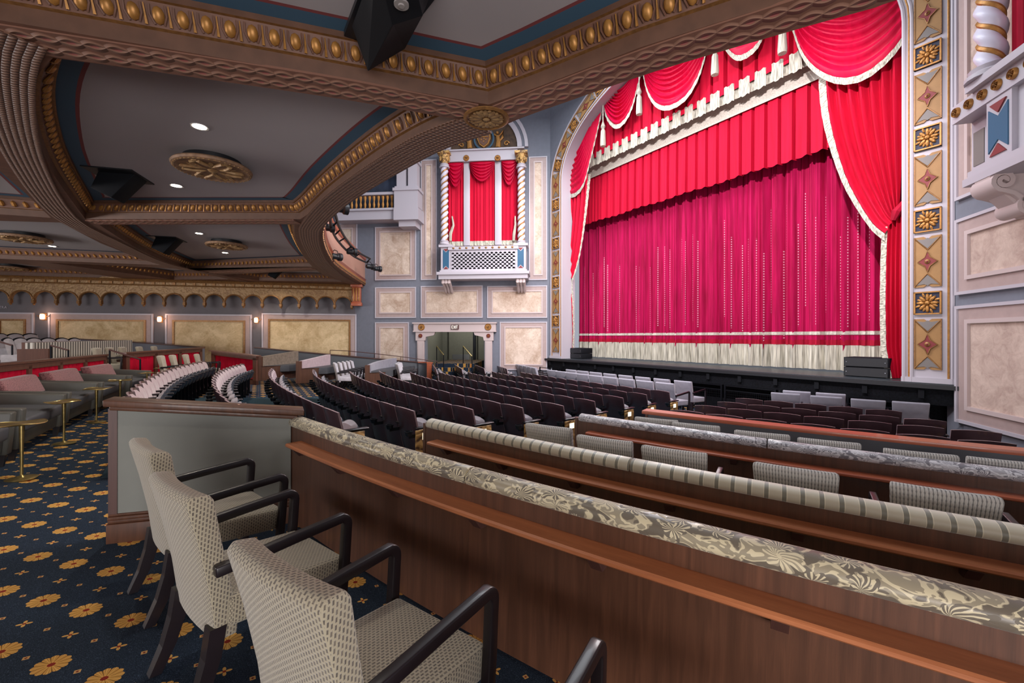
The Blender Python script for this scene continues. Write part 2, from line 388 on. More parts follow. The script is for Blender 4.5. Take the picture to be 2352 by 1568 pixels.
def carpet():
    k = N('carpet'); o = k.obj()
    nz = k.noise(o, 240, 2)
    base = k.ramp(nz, [(.30, lin('101a28')), (.55, lin('222f3f')), (.75, lin('46566a'))])
    LA, LB = .3015, .3418; kx, ky = math.cos(ANG), math.sin(ANG)
    s = k.n('ShaderNodeSeparateXYZ', i={0: o}); x, y = s.outputs[0], s.outputs[1]
    U = k.math('ADD', k.math('DIVIDE', k.math('ADD', k.math('MULTIPLY', x, kx), k.math('MULTIPLY', y, ky)), LA), CO[0])
    W = k.math('ADD', k.math('DIVIDE', k.math('SUBTRACT', k.math('MULTIPLY', y, kx), k.math('MULTIPLY', x, ky)), LB), CO[1])
    def cell(du, dw):
        a = k.math('MULTIPLY', k.math('SUBTRACT', k.math('FRACT', k.math('ADD', U, du)), .5), LA); b = k.math('MULTIPLY', k.math('SUBTRACT', k.math('FRACT', k.math('ADD', W, dw)), .5), LB)
        return a, b, k.math('SQRT', k.math('ADD', k.math('MULTIPLY', a, a), k.math('MULTIPLY', b, b))), k.math('ARCTAN2', b, a)
    a, b, r, th = cell(0, 0)
    pet = k.math('ABSOLUTE', k.math('SINE', k.math('MULTIPLY', th, 6.0)))
    fl = k.math('LESS_THAN', r, k.math('ADD', .059, k.math('MULTIPLY', pet, .009)))
    yc = k.ramp(pet, [(0, lin('5d3b1e')), (.16, lin('6e4a22')), (.24, lin('d29a48')), (1, lin('dfac5c'))])
    ray = k.math('LESS_THAN', k.math('ABSOLUTE', k.math('SINE', k.math('MULTIPLY', th, 18.0))), .22)
    yc = k.mix(k.math('MULTIPLY', ray, k.math('GREATER_THAN', r, .022)), yc, lin('7c5528'))
    c = k.mix(fl, base, yc); c = k.mix(k.math('LESS_THAN', r, .014), c, lin('8c2a1c'))
    a, b, r, th = cell(.5, .5)
    q = k.math('ABSOLUTE', k.math('SINE', k.math('MULTIPLY', th, 2.0)))
    c = k.mix(k.math('LESS_THAN', r, k.math('ADD', .007, k.math('MULTIPLY', k.math('POWER', q, 2.0), .024))), c, lin('d8a75c')); c = k.mix(k.math('LESS_THAN', r, .0075), c, lin('8c2a1c'))
    for du, dw in ((.5, 0), (0, .5)):
        a, b, r, th = cell(du, dw)
        q = k.math('MAXIMUM', k.math('ABSOLUTE', a), k.math('ABSOLUTE', b))
        c = k.mix(k.math('LESS_THAN', k.math('ADD', k.math('ABSOLUTE', a), k.math('ABSOLUTE', b)), .0165), c, lin('c99d62')); c = k.mix(k.math('LESS_THAN', q, .005), c, lin('7a2a20'))
    k.bump(k.noise(o, 500, 2), .5, .004)
    return k.out(c, .95, 0, 0, .2)
CO = (0.0, 0.0)
M['carpet_teal'] = plain('carpet_teal', '22404e', .95, var=.12, scale=3, bump=.3, bs=300)
M['carpet_plain'] = plain('carpet_plain', '2a3c48', .95, var=.1, bump=.3, bs=300)
def guilloche(name, c1, c2, dot, T=.26, W=.3):
    """interlaced ribbon along u across width v (0..W)"""
    k = N(name); uv, u, v = k.uv()
    x = k.math('MULTIPLY', u, 2*PI/T); y = k.math('DIVIDE', v, W)    # 0..1
    def lane(c0, ph):
        s1 = k.math('MULTIPLY', k.math('SINE', k.math('ADD', x, ph)), .11)
        d1 = k.math('ABSOLUTE', k.math('SUBTRACT', k.math('SUBTRACT', y, c0), s1)); d2 = k.math('ABSOLUTE', k.math('ADD', k.math('SUBTRACT', y, c0), s1))
        return k.math('MINIMUM', d1, d2)
    d = k.math('MINIMUM', lane(.27, 0), lane(.73, PI/2))
    h = k.math('SUBTRACT', 1, k.math('MULTIPLY', d, 9.0), clamp=True)
    def dots(c0, ph):
        fx = k.math('SUBTRACT', k.math('FRACT', k.math('ADD', k.math('DIVIDE', u, T/2), ph)), .5)
        dy = k.math('DIVIDE', k.math('SUBTRACT', y, c0), .055); dx = k.math('DIVIDE', fx, .2)
        return k.math('LESS_THAN', k.math('ADD', k.math('MULTIPLY', dx, dx), k.math('MULTIPLY', dy, dy)), 1.0)
    dm = k.math('MAXIMUM', dots(.27, .0), dots(.73, .0+.5))
    nz = k.noise(uv, 8, 4)
    c = k.mix(h, lin(c1), lin(c2)); c = k.mix(dm, c, lin(dot)); c = k.mix(k.math('MULTIPLY', nz, .35), c, lin(c1))
    k.bump(k.math('ADD', h, k.math('MULTIPLY', dm, .6)), 1.0, .02)
    return k.out(c, .55)
M['guilloche'] = guilloche('guilloche', '7a5444', 'a07a66', '9a5450', .3, .34)
def reeded(name):
    k = N(name); uv, u, v = k.uv(); f = k.math('SINE', k.math('ADD', k.math('MULTIPLY', u, 2*PI/.055), k.math('MULTIPLY', v, 14.0))); g = k.math('ABSOLUTE', k.math('SINE', k.math('MULTIPLY', v, PI/.052)))
    h = k.math('MULTIPLY', k.math('ADD', f, 1.2), g); k.bump(h, 1.0, .02)
    return k.out(k.ramp(h, [(0, lin('5e4034')), (1, lin('98705a'))]), .55)
M['reeded'] = reeded('reeded')
def curly(name, a, b, sc=14):
    k = N(name); o = k.obj(); w = k.n('ShaderNodeTexWave', wave_type='RINGS', i={'Vector': o, 'Scale': sc/6, 'Distortion': 12.0, 'Detail': 2.0, 'Detail Scale': 2.0}).outputs['Fac']
    v = k.n('ShaderNodeTexVoronoi', i={'Vector': o, 'Scale': float(sc)}).outputs['Distance']; h = k.math('ADD', w, v); k.bump(h, .5, .012)
    return k.out(k.ramp(h, [(.4, lin(a)), (1.0, lin(b))]), .5, .2)
M['carved_gold'] = curly('carved_gold', '5c4028', 'c29a5c')
M['carved_oak'] = curly('carved_oak', '8a6844', 'a07f56', 14)
# ================================================================ FLOOR
ANG = math.radians(-10.8)
_fx, _fy = -2.632, 2.397
CO = (.5-(_fx*math.cos(ANG)+_fy*math.sin(ANG))/.3015, .5-(_fy*math.cos(ANG)-_fx*math.sin(ANG))/.3418)
M['carpet'] = carpet()
mb = MB(); mb.grid(lambda a, b: st(-12+26*a, -5+29*b, zf(-12+26*a)), 104, 12)
struct('floor', mb, M['carpet'])

# ================================================================ WALLS
S_ST = 11.5; ZST = .64; TC = 8.25
PL = st(S_ST, TC+6.2); PR = st(S_ST, TC-6.15)
WL = Wall((PL.x, PL.y), (PL.x-9.4, PL.y+9.4*.0963))                     # splayed wall left of the stage, seen face on
WB = Wall((-7.0, 19.25), (-19.3, 16.35))                               # side wall under the balcony
_d = V((.269, .963, 0)); WR = Wall((PR.x, PR.y), (PR.x-_d.x*8.5, PR.y-_d.y*8.5))  # splayed wall at the right
def slab(W, name, a0, a1, z0, z1, m, th=.3, holes=()):
    mb = MB(); mb.prism([(a0, z0), (a1, z0), (a1, z1), (a0, z1)], lambda a, z, d: W.P(a, z, d), -th, 0, 0, holes=holes)
    return struct(name, mb, m)
def fitrect(W, pts, off=0):
    q = [W.hit(x, y, off) for x, y in pts]; a = [p[0] for p in q]; z = [p[1] for p in q]
    return min(a), max(a), min(z), max(z)
def R4(W, x0, y0, x1, y1): return fitrect(W, [(x0, y0), (x1, y1)])
# exit opening in the left wall
dx0, dx1, dz0, dz1 = R4(WL, 978, 762, 1112, 762); dz0 = -.62
slab(WL, 'wall_left', -.1, 10.6, -.7, 11.5, M['blue_wall'], holes=[[(dx0, dz0), (dx1, dz0), (dx1, dz1), (dx0, dz1)]])
slab(WB, 'wall_side', -.6, 22, -.7, 5.2, M['grey_wall'])
slab(WR, 'wall_right', -.2, 9.2, -.9, 9, M['blue_wall'])

def panel(W, r, n, plast, fr=.16, deep=.05, name='wall_panel', lab='panel'):
    """raised frame with a plaster field"""
    a0, a1, z0, z1 = r
    def ring(o0, o1, d, mi, mb):
        mb.prism([(a0+o0, z0+o0), (a1-o0, z0+o0), (a1-o0, z1-o0), (a0+o0, z1-o0)], lambda a, z, q: W.P(a, z, q), .0, d, mi,
                 holes=[[(a0+o1, z0+o1), (a1-o1, z0+o1), (a1-o1, z1-o1), (a0+o1, z1-o1)]])
    mb = MB(); k = fr
    ring(0, k*.22, deep, 0, mb); ring(k*.22, k, deep*.55, 1, mb); ring(k, k*1.28, deep*1.1, 2, mb)
    mb.prism([(a0+k*1.2, z0+k*1.2), (a1-k*1.2, z0+k*1.2), (a1-k*1.2, z1-k*1.2), (a0+k*1.2, z1-k*1.2)], lambda a, z, q: W.P(a, z, q), 0, deep*.4, 3)
    o = mb.build(n, [M['white_trim'], M['pink_trim'], M['gold_dark'] if plast == 'plaster_gold' else M['pink_light'], M[plast]]); tag(o, kind='structure'); return o
tn = [0]
def trim(): tn[0] += 1; return 'trim_%d' % tn[0]
for r in ((862, 522, 956, 643), (862, 660, 956, 730), (862, 740, 940, 862), (967, 368, 1004, 643), (967, 657, 1109, 730), (1119, 657, 1257, 730), (1148, 739, 1257, 850), (1215, 361, 1257, 643), (770, 514, 821, 600)):
    panel(WL, R4(WL, *r), trim(), 'plaster_cream', .2)
for x0, x1, y0 in ((-20, 80, 717), (113, 353, 718), (381, 579, 720.5), (602, 819, 719)):
    a = R4(WB, x0, y0, x1, 800); panel(WB, (a[0], a[1], .1, a[3]), trim(), 'plaster_gold', .25, .06)
# right wall panels
for (y0, y1, x0) in ((703, 968, 2202), (506, 678, 2202), (-200, 462, 2202)):
    a0, z1 = WR.hit(x0, y0); _, z0 = WR.hit(x0, y1); panel(WR, (a0, a0+5.6, z0, z1), trim(), 'plaster_rose', .26, .07)
# base mouldings on the left wall
for W, a0, a1, nm in ((WL, 0, 9, 'baseboard_left'),):
    mb = MB()
    for p, q in ((a0, dx0-.25), (dx1+.25, a1)): mb.prism([(p, -.6), (q, -.6), (q, -.38), (p, -.38)], lambda a, z, d: W.P(a, z, d), 0, .05)
    struct(nm, mb, M['walnut_dark'])

# upper part of the left wall: arch field above the box
bx0, bz = WL.hit(1020, 347); bx1, _ = WL.hit(1206, 345)
if bx0 > bx1: bx0, bx1 = bx1, bx0
bc = (bx0+bx1)/2; br = (bx1-bx0)/2
def arch_pts(c, r, z, n=24, k=1.0): return [(c+r*math.cos(PI*i/n), z+k*r*math.sin(PI*i/n)) for i in range(n+1)]
mb = MB()
for r0, r1, d, mi in ((br*.82, br*.93, .16, 0), (br*.93, br*1.0, .09, 1), (br*1.0, br*1.08, .14, 0)):
    o = arch_pts(bc, r1, bz); i_ = arch_pts(bc, r0, bz); 
    mb.prism(o+i_[::-1], lambda a, z, q: WL.P(a, z, q), 0, d, mi)
tag(mb.build(trim(), [M['white_trim'], M['blue_wall']]), kind='structure')
mb = MB(); mb.prism(arch_pts(bc, br*.83, bz), lambda a, z, q: WL.P(a, z, q), 0, .05, 0)
tymp = mb.build('tympanum_relief', plain('tympanum', '4a3626', .7, var=.4, scale=6)); tag(tymp, 'dark arched relief field with heraldic shield above the curtained box', 'relief')
# shield, wreath and two winged figures in relief
sh = MB(); P = lambda a, z, d=.09: WL.P(bc+a, bz+z, d)
sh.prism([(-.27, .78), (.27, .78), (.30, .42), (.2, .18), (0, .03), (-.2, .18), (-.30, .42)], lambda a, z, q: P(a, z, q), .05, .12, 0)
sh.prism([(-.22, .73), (.22, .73), (.24, .44), (.16, .22), (0, .1), (-.16, .22), (-.24, .44)], lambda a, z, q: P(a, z, q), .12, .15, 1)
sh.box((-.2, -.02, .46), (.2, .02, .5), 0, Matrix.Translation(WL.P(bc, bz, .16)) @ Matrix.Rotation(math.atan2(WL.d.y, WL.d.x), 4, 'Z'))
for a, z in ((-.11, .62), (.11, .62), (-.1, .36), (.1, .36), (0, .28), (-.02, .41)): sh.prism([(a+.035*math.cos(q), z+.035*math.sin(q)) for q in [PI*2*i/6 for i in range(6)]], lambda a_, z_, d: P(a_, z_, d), .15, .17, 0)
sh.build('shield', [M['gold'], plain('shield_brown', '6a4a3a', .6)], tymp)
wr = MB(); wr.tube([P(.42*math.cos(q), .42+.46*math.sin(q), .1) for q in [math.radians(-230+i*14) for i in range(21)]], .045, 6); wr.build('wreath', M['stripe_blue'], tymp)
for s_ in (-1, 1):
    fg = MB()
    fg.tube([P(s_*.62, .0), P(s_*.64, .3), P(s_*.6, .52)], [.13, .1, .08], 8); fg.ball(P(s_*.59, .66), .07); fg.tube([P(s_*.6, .5), P(s_*.45, .6)], .035, 6)
    fg.tube([P(s_*.66, .5), P(s_*.85, .72), P(s_*.82, .45), P(s_*.7, .3)], [.03, .07, .06, .03], 6)
    for k in range(2): fg.tube([P(s_*(.98+.02*k)+.12*s_*math.cos(q)*(1-q/9), .18+.12*math.sin(q)*(1-q/9)) for q in [i*.5 for i in range(14)]], .022, 5)
    fg.build('winged_figure', M['gold'], tymp)

# ================================================================ SOFFIT UNDER THE BALCONY
ZB, ZP = 3.85, 4.17
def Z(pts, z=ZB): return [at_z(x, y, z) for x, y in pts]
def smooth(pts, n=4):
    out = []
    for i in range(len(pts)-1):
        p0 = pts[max(i-1, 0)]; p1 = pts[i]; p2 = pts[i+1]; p3 = pts[min(i+2, len(pts)-1)]
        for k in range(n):
            t = k/n; out.append(.5*((2*p1)+(p2-p0)*t+(2*p0-5*p1+4*p2-p3)*t*t+(3*p1-p0-3*p2+p3)*t**3))
    out.append(pts[-1]); return out
ring_out = smooth(Z([(2352, -130), (2200, -60), (2061, 0), (1923, 36), (1757, 86), (1613, 129), (1395, 200), (1200, 270), (1148, 291), (1020, 332), (918, 388), (816, 449), (765, 490), (745, 520), (742, 551), (755, 587), (780, 617), (847, 661)]), 4)
ring_in1 = Z([(1122, 240), (1240, 198), (1470, 109), (1676, 43), (1814, 0), (1990, -56), (2240, -150)])          # inner edge beside the first coffer
ring_in2 = smooth(Z([(1058, 276), (970, 311), (867, 369), (765, 441), (714, 486), (690, 503)]), 4)
ring_in3 = smooth(Z([(677, 514), (678, 546), (696, 587), (717, 612)]), 3)
ring_in4 = smooth(Z([(727, 621), (750, 634), (790, 647)]), 3)
b1n = Z([(46, 54), (612, 151), (1122, 240)]); b1f = Z([(122, 133), (765, 219), (1058, 276)])
r2a = smooth(Z([(122, 133), (84, 180), (74, 255), (92, 332), (128, 408), (196, 503)]), 3)
b2n = Z([(196, 503), (690, 503)]); b2f = Z([(228, 516), (677, 514)])
r2b = smooth(Z([(228, 516), (300, 562), (370, 597), (439, 622)]), 3); b3n = Z([(439, 622), (717, 612)]); b3f = Z([(500, 631), (727, 621)])
r2c = Z([(500, 631), (595, 644)]); wall4 = Z([(595, 644), (800, 650)])
coffers = {
 1: ([at_z(-700, -70, ZB)]+b1n+ring_in1[1:]+[at_z(1500, -700, ZB)], 1),
 2: (b1f+ring_in2[1:]+b2n[::-1][1:]+r2a[::-1][1:-1], 1),
 3: (b2f+ring_in3[1:]+b3n[::-1][1:]+r2b[::-1][1:-1], 1),
 4: (b3f+ring_in4[1:]+[wall4[0]], 1),
 5: (Z([(-330, 498), (140, 511), (230, 558), (326, 596), (383, 609), (0, 594), (-300, 585)]), 1),
 6: (Z([(0, 393), (60, 445), (117, 500), (0, 492), (-320, 480), (-320, 250)]), 1),
 7: (Z([(110, 603), (430, 618), (530, 641), (400, 642)]), 1),
 8: (Z([(-260, 596), (50, 606), (290, 640), (-60, 629)]), 1),
}
wallp = [V((p.x, p.y, ZB)) for p in (WB.P(0, 0, -3), WB.P(6, 0, -3), WB.P(22, 0, -3))]
outer = ring_out+[V((WL.P(8.7, 0, -2).x, WL.P(8.7, 0, -2).y, ZB))]+wallp+[st(-13, 17, ZB), st(-13, -5, ZB), st(1.5, -5, ZB)]
mb = MB()
loops = [outer]+[c[0] for c in coffers.values()]
flat = [p for l in loops for p in l]; tr = tessellate_polygon([[V((p.x, p.y, 0)) for p in l] for l in loops])
mb.add(flat, [tuple(t) for t in tr])
struct('ceiling', mb, M['soffit_brown'], smooth=False)
def inset(poly, d):
    n = len(poly); ar = sum(poly[i].x*poly[(i+1) % n].y-poly[(i+1) % n].x*poly[i].y for i in range(n)); sg = 1 if ar > 0 else -1; out = []
    for i in range(n):
        a, b, c = poly[i-1], poly[i], poly[(i+1) % n]; d1 = (b-a).normalized(); d2 = (c-b).normalized()
        n1 = V((-d1.y, d1.x, 0))*sg; n2 = V((-d2.y, d2.x, 0))*sg; m = (n1+n2)
        m = m.normalized() if m.length > 1e-4 else n1; out.append(b+m*(d/max(.45, m.dot(n1))))
    return out
def ringstrip(mb, p, zp, q, zq, mi):
    n = len(p)
    for i in range(n):
        j = (i+1) % n; L = (p[j]-p[i]).length
        mb.add([V((p[i].x, p[i].y, zp)), V((p[j].x, p[j].y, zp)), V((q[j].x, q[j].y, zq)), V((q[i].x, q[i].y, zq))], [(0, 1, 2, 3)], mi)
for ci, (poly, eggs) in coffers.items():
    mb = MB(); q1 = inset(poly, .015); q2 = inset(poly, .05); q3 = inset(poly, .13); q4 = inset(poly, .16)
    ringstrip(mb, poly, ZB, q1, ZB+.12, 0); ringstrip(mb, q1, ZB+.12, q2, ZB+.125, 1); ringstrip(mb, q2, ZB+.125, q3, ZB+.27, 2); ringstrip(mb, q3, ZB+.27, q4, ZB+.27, 1); ringstrip(mb, q4, ZB+.27, q4, ZP, 0)
    # egg and dart running round the coffer
    n = len(q2)
    for i in range(n):
        a, b = q2[i], q2[(i+1) % n]; a2, b2 = q3[i], q3[(i+1) % n]; L = (b-a).length
        if min(a.y, b.y) < .6 and ci == 1 and L > 20: continue
        k = max(1, int(L/.15)); 
        if L > 14: k = min(k, 90)
        for e in range(k):
            f = (e+.5)/k; p = a.lerp(b, f); r = a2.lerp(b2, f); c = (p+r)/2; 
            if c.y < .35 or c.length > 34: continue
            dd = (b-a).normalized(); nn = (r-p); nn.z = 0; nn.normalize()
            up = (nn*.08+V((0, 0, .145))).normalized(); w = dd.cross(up).normalized()
            if w.z > 0: w = -w
            X = Matrix(((dd.x, w.x, up.x, c.x), (dd.y, w.y, up.y, c.y), (dd.z, w.z, up.z, ZB+.195), (0, 0, 0, 1)))
            far = c.length > 12
            mb.ball((0, .008, 0), (.042, .035, .062), 3, 6 if far else 10, 3 if far else 5, X)
            if not far:
                for sx in (-1, 1): mb.tube([X @ V((sx*.052, .01, .07)), X @ V((sx*.056, .018, .0)), X @ V((sx*.03, .012, -.062))], .008, 4, 2, cap=False)
                mb.tube([X @ V((.075, .012, .07)), X @ V((.075, .02, -.07))], [.004, .012], 4, 3, cap=False)
    tag(mb.build(trim(), [M['soffit_fascia'], M['gold_dark'], M['soffit_brown'], M['gold']]), kind='structure')
    mb = MB(); e1 = inset(poly, .165); e2 = inset(poly, .31); e3 = inset(poly, .345)
    ringstrip(mb, q4, ZP, e2, ZP, 0); ringstrip(mb, e2, ZP, e3, ZP, 1)
    tr = tessellate_polygon([[V((p.x, p.y, 0)) for p in e3]]); mb.add([V((p.x, p.y, ZP)) for p in e3], [tuple(t) for t in tr], 2)
    tag(mb.build('ceiling_%d' % ci, [M['stripe_blue'], M['stripe_red'], M['ceiling']], smooth=False), kind='structure')

def band(path, w, m, nm=None, z=ZB-.012, th=.02, loc=0):
    """a carved band on the underside of a beam"""
    mb = MB(); mb.sweep([V((p.x, p.y, z)) for p in path], [(-w/2, .0), (w/2, 0), (w/2, th), (-w/2, th)], 0)
    # make v run 0..w over the visible underside
    for i in range(len(mb.uv)):
        pass
    return tag(mb.build(nm or trim(), m), kind='structure')
def midline(a, b, n=24):
    def rs(p):
        L = [0]; 
        for i in range(1, len(p)): L.append(L[-1]+(p[i]-p[i-1]).length)
        out = []
        for k in range(n+1):
            t = L[-1]*k/n; j = 1
            while j < len(p)-1 and L[j] < t: j += 1
            out.append(p[j-1].lerp(p[j], (t-L[j-1])/max(1e-6, L[j]-L[j-1])))
        return out
    A, B = rs(a), rs(b); return [(p+q)/2 for p, q in zip(A, B)], sum((p-q).length for p, q in zip(A, B))/len(A)
for a, b in ((b1n, b1f),):
    c, w = midline(a, b, 12); c = [c[0]+(c[0]-c[1])*1.2]+c; band(c, .34, M['guilloche'])
ro_near = [p for p in ring_out if at_z(1122, 240, ZB).y*0+p.x > at_z(1148, 291, ZB).x-.05]
ro_far = [p for p in ring_out if p.x <= at_z(1148, 291, ZB).x+.05]
c, w = midline(ring_in1[::-1], ro_near, 20); band(c, .34, M['guilloche'])
c, w = midline(ring_in2+ring_in3+ring_in4, ro_far, 70); band(c, .42, M['reeded'], z=ZB-.024, th=.03)
c, w = midline(b2n, b2f, 10); band(c, .3, M['guilloche'], z=ZB-.016); c, w = midline(b3n, b3f, 10); band(c, .3, M['guilloche'])
r2o = smooth(Z([(-10, 40), (-20, 130), (-18, 200), (-5, 300), (30, 390), (66, 445), (125, 506), (230, 556), (326, 594), (440, 618), (600, 657)]), 3)
r2i = smooth(Z([(66, 110), (40, 160), (52, 255), (78, 332), (116, 408), (194, 508), (300, 560), (370, 596), (439, 624), (500, 631), (640, 662)]), 3)
c, w = midline(r2o, r2i, 60); band(c, .36, M['reeded'], z=ZB-.02, th=.03)
# rosette where the beams meet
def rosette(name, c, r, mats, parent=None, n=8, M4=None, flat=.35, obj=True):
    mb = MB(); T = M4 if M4 is not None else Matrix.Translation(c)
    mb.lathe([(r, 0), (r, .04*flat*3), (r*.9, .08*flat*3), (r*.82, .04*flat*3), (0.01, .04*flat*3)], 24, T, 0)
    for k in range(n):
        a = 2*PI*k/n; A = T @ Matrix.Rotation(a, 4, 'Z'); mb.ball((r*.48, 0, .05*flat*3), (r*.3, r*.13, .1*flat), 1, 8, 4, A); mb.ball((r*.66, 0, .055*flat*3), (r*.1, r*.1, .09*flat), 1, 6, 3, A @ Matrix.Rotation(PI/n, 4, 'Z'))
    mb.ball((0, 0, .06*flat*3), (r*.16, r*.16, .12*flat), 1, 8, 4, T)
    return mb.build(name, mats, parent)
DOWN = Matrix.Rotation(PI, 4, 'X')
o = rosette('ceiling_rosette', None, .24, [M['gold_dark'], M['carved_oak']], M4=Matrix.Translation(at_z(1117, 271, ZB-.01)) @ DOWN @ Matrix.Diagonal((1.0, 1.0, .3, 1)), n=12)
tag(o, 'carved oval-looking flower rosette where the two big soffit beams meet', 'rosette')
# balcony front above the soffit edge
mb = MB(); prof = [(0, 0), (-.01, .05), (-.04, .08), (-.03, .16), (-.01, .2), (-.06, .26), (.0, .3), (.0, 1.1), (-.05, 1.15), (-.05, 1.25), (.25, 1.25), (.25, .02)]
rp = [p for p in ring_out]; s1 = 1
mb.sweep(rp, [(-x, y) for x, y in prof], 0, closed=False, mis=[3, 3, 1, 0, 0, 0, 2, 0, 0, 0, 0])
struct('wall_balcony', mb, [M['cherry'], M['gold'], plain('fascia_pink', 'b58a78', .6), M['soffit_brown']])
# beads along the balcony's lower edge
mb = MB()
for i in range(len(rp)-1):
    L = (rp[i+1]-rp[i]).length; k = max(1, int(L/.16))
    for e in range(k): p = rp[i].lerp(rp[i+1], e/k); mb.ball((p.x, p.y, ZB+.03), .03, 0, 6, 3)
tag(mb.build(trim(), M['gold_dark']), kind='structure')

# arcaded valance along the side wall
v0 = at_Y(22, 690, 1); 
WV = Wall((WB.P(0, 0, .38).x, WB.P(0, 0, .38).y), (WB.P(22, 0, .38).x, WB.P(22, 0, .38).y))
sp = [WV.hit(x, 696) for x in (22, 83, 142.6, 199.3, 254.1, 306.4, 355.4, 404.7, 452.3, 497.3, 541.1, 582, 623.4, 663.6, 701.3, 738.6, 774.4, 808)]
a0, a1 = sp[-1][0], sp[0][0]; nA = 17; pit = (a1-a0)/nA; zt = WV.hit(800, 699)[1]; zc = WV.hit(792, 684)[1]
low = []; 
for k in range(nA+9):
    c0 = a0+pit*(k+.5); r = pit*.465
    low += [(c0-pit/2, zt-.14)] if k == 0 else []
    low += [(c0-r-.0001, zt-.14)]+[(c0-r*math.cos(PI*i/12), zt+r*.95*math.sin(PI*i/12)) for i in range(13)]+[(c0+r+.0001, zt-.14)]
aend = a0+pit*(nA+9); low += [(aend, zt-.14)]
mb = MB(); mb.prism(low+[(aend, ZB+.06), (a0-.0, ZB+.06)], lambda a, z, d: WV.P(a, z, d), -.12, 0, 0)
struct('trim_arcade', mb, M['carved_oak'])
mb = MB()
for k in range(nA+9):
    c0 = a0+pit*(k+.5); r = pit*.465
    mb.tube([WV.P(c0-(r+.012)*math.cos(PI*i/12), zt+(r*.95+.012)*math.sin(PI*i/12), .015) for i in range(13)], .028, 6)
    mb.ball(WV.P(c0-pit/2, zt-.17, -.04), (.045, .045, .05), 0, 8, 4); mb.box((-.05, -.05, 0), (.05, .05, .12), 0, Matrix.Translation(WV.P(c0-pit/2, zt-.14, -.03)))
for z, r in ((ZB-.07, .05), (ZB-.24, .03), (ZB-.03, .04)): mb.tube([WV.P(a0, z, .03), WV.P(aend, z, .03)], r, 6)
a = a0
while a < aend:
    mb.box((-.05, -.02, -.05), (.05, .02, .05), 0, Matrix.Translation(WV.P(a, ZB-.155, .01)) @ Matrix.Rotation(math.atan2(WV.d.y, WV.d.x), 4, 'Z')); a += pit/2
struct('trim_cornice', mb, M['gold_dark'])
# end bracket of the balcony
mb = MB(); T = Matrix.Translation(WV.P(a0-.22, 0, .1)) @ Matrix.Rotation(math.atan2(WV.d.y, WV.d.x), 4, 'Z')
mb.box((-.24, -.3, ZB-.12), (.24, .2, ZB), 0, T); mb.box((-.18, -.2, ZB-.8), (.18, .14, ZB-.12), 0, T); mb.box((-.22, -.24, ZB-.95), (.22, .18, ZB-.8), 0, T)
for k in (-1, 0, 1): mb.box((k*.11-.035, -.24, ZB-.75), (k*.11+.035, -.2, ZB-.16), 1, T); mb.box((k*.11-.035, .14, ZB-.75), (k*.11+.035, .18, ZB-.16), 1, T)
struct('trim_bracket', mb, [M['cherry'], M['gold']], bevel=.01)

# low wall along the far side aisle, with its wood cap and curved end
lw = [(583, 797), (700, 808), (800, 817), (900, 826), (962, 831)]
def onrow_wall(x, y, H): return at_floor(x, y, H)
WLW = Wall((at_Y(583, 797, 17.0).x, 17.0), (at_Y(985, 833, 17.5).x, 17.5))
top = [WLW.hit(x, y) for x, y in lw]
mb = MB()
poly = [(a, z-.04) for a, z in top]+[(top[-1][0], -.7), (top[0][0], -.3)]
mb.prism(poly, lambda a, z, d: WLW.P(a, z, d), -.14, 0, 0)
o = mb.build('low_wall', M['low_wall_blue']); tag(o, 'long low grey-blue wall with sloping wood cap behind the far booths', 'partition')
mb = MB(); mb.sweep([WLW.P(a, z-.03, -.07) for a, z in top], [(-.1, 0), (.1, 0), (.1, .035), (-.1, .035)]); mb.build('wood_cap', M['walnut_dark'], o)
e = WLW.P(top[-1][0], 0, 0); arc = [V((e.x+.55*math.sin(q), e.y-.55+.55*math.cos(q), 0)) for q in [i*PI/2/8 for i in range(9)]]
ze = top[-1][1]
mb = MB(); mb.sweep([p+V((0, 0, ze-.8)) for p in arc], [(-.07, -.6), (.07, -.6), (.07, .78), (-.07, .78)]); mb.build('curved_end', M['low_wall_blue'], o)
mb = MB(); mb.sweep([p+V((0, 0, ze-.03)) for p in arc], [(-.12, 0), (.12, 0), (.12, .04), (-.12, .04)]); mb.build('wood_cap', M['cherry'], o)
mb = MB(); q = arc[-1]; mb.box((-.09, -.12, -.8), (.09, .02, ze-.03), 0, Matrix.Translation(V((q.x, q.y, 0)))); mb.build('end_post', M['cherry'], o)
rail = tag(bpy.data.objects.new('pipe_rail', None), 'thin dark pipe rail standing along the sloping low wall', 'rail'); C.objects.link(rail)
r1 = [WLW.hit(x, y) for x, y in ((757, 804), (800, 806), (860, 812), (920, 819), (980, 827), (1004, 830))]
mb = MB(); mb.tube([WLW.P(a, z, -.07) for a, z in r1], .016, 6); mb.build('top_rail', M['walnut_dark'], rail)
for a, z in r1: mb = MB(); mb.tube([WLW.P(a, z, -.07), WLW.P(a, z-.2, -.07)], .012, 6); mb.build('post', M['walnut_dark'], rail)
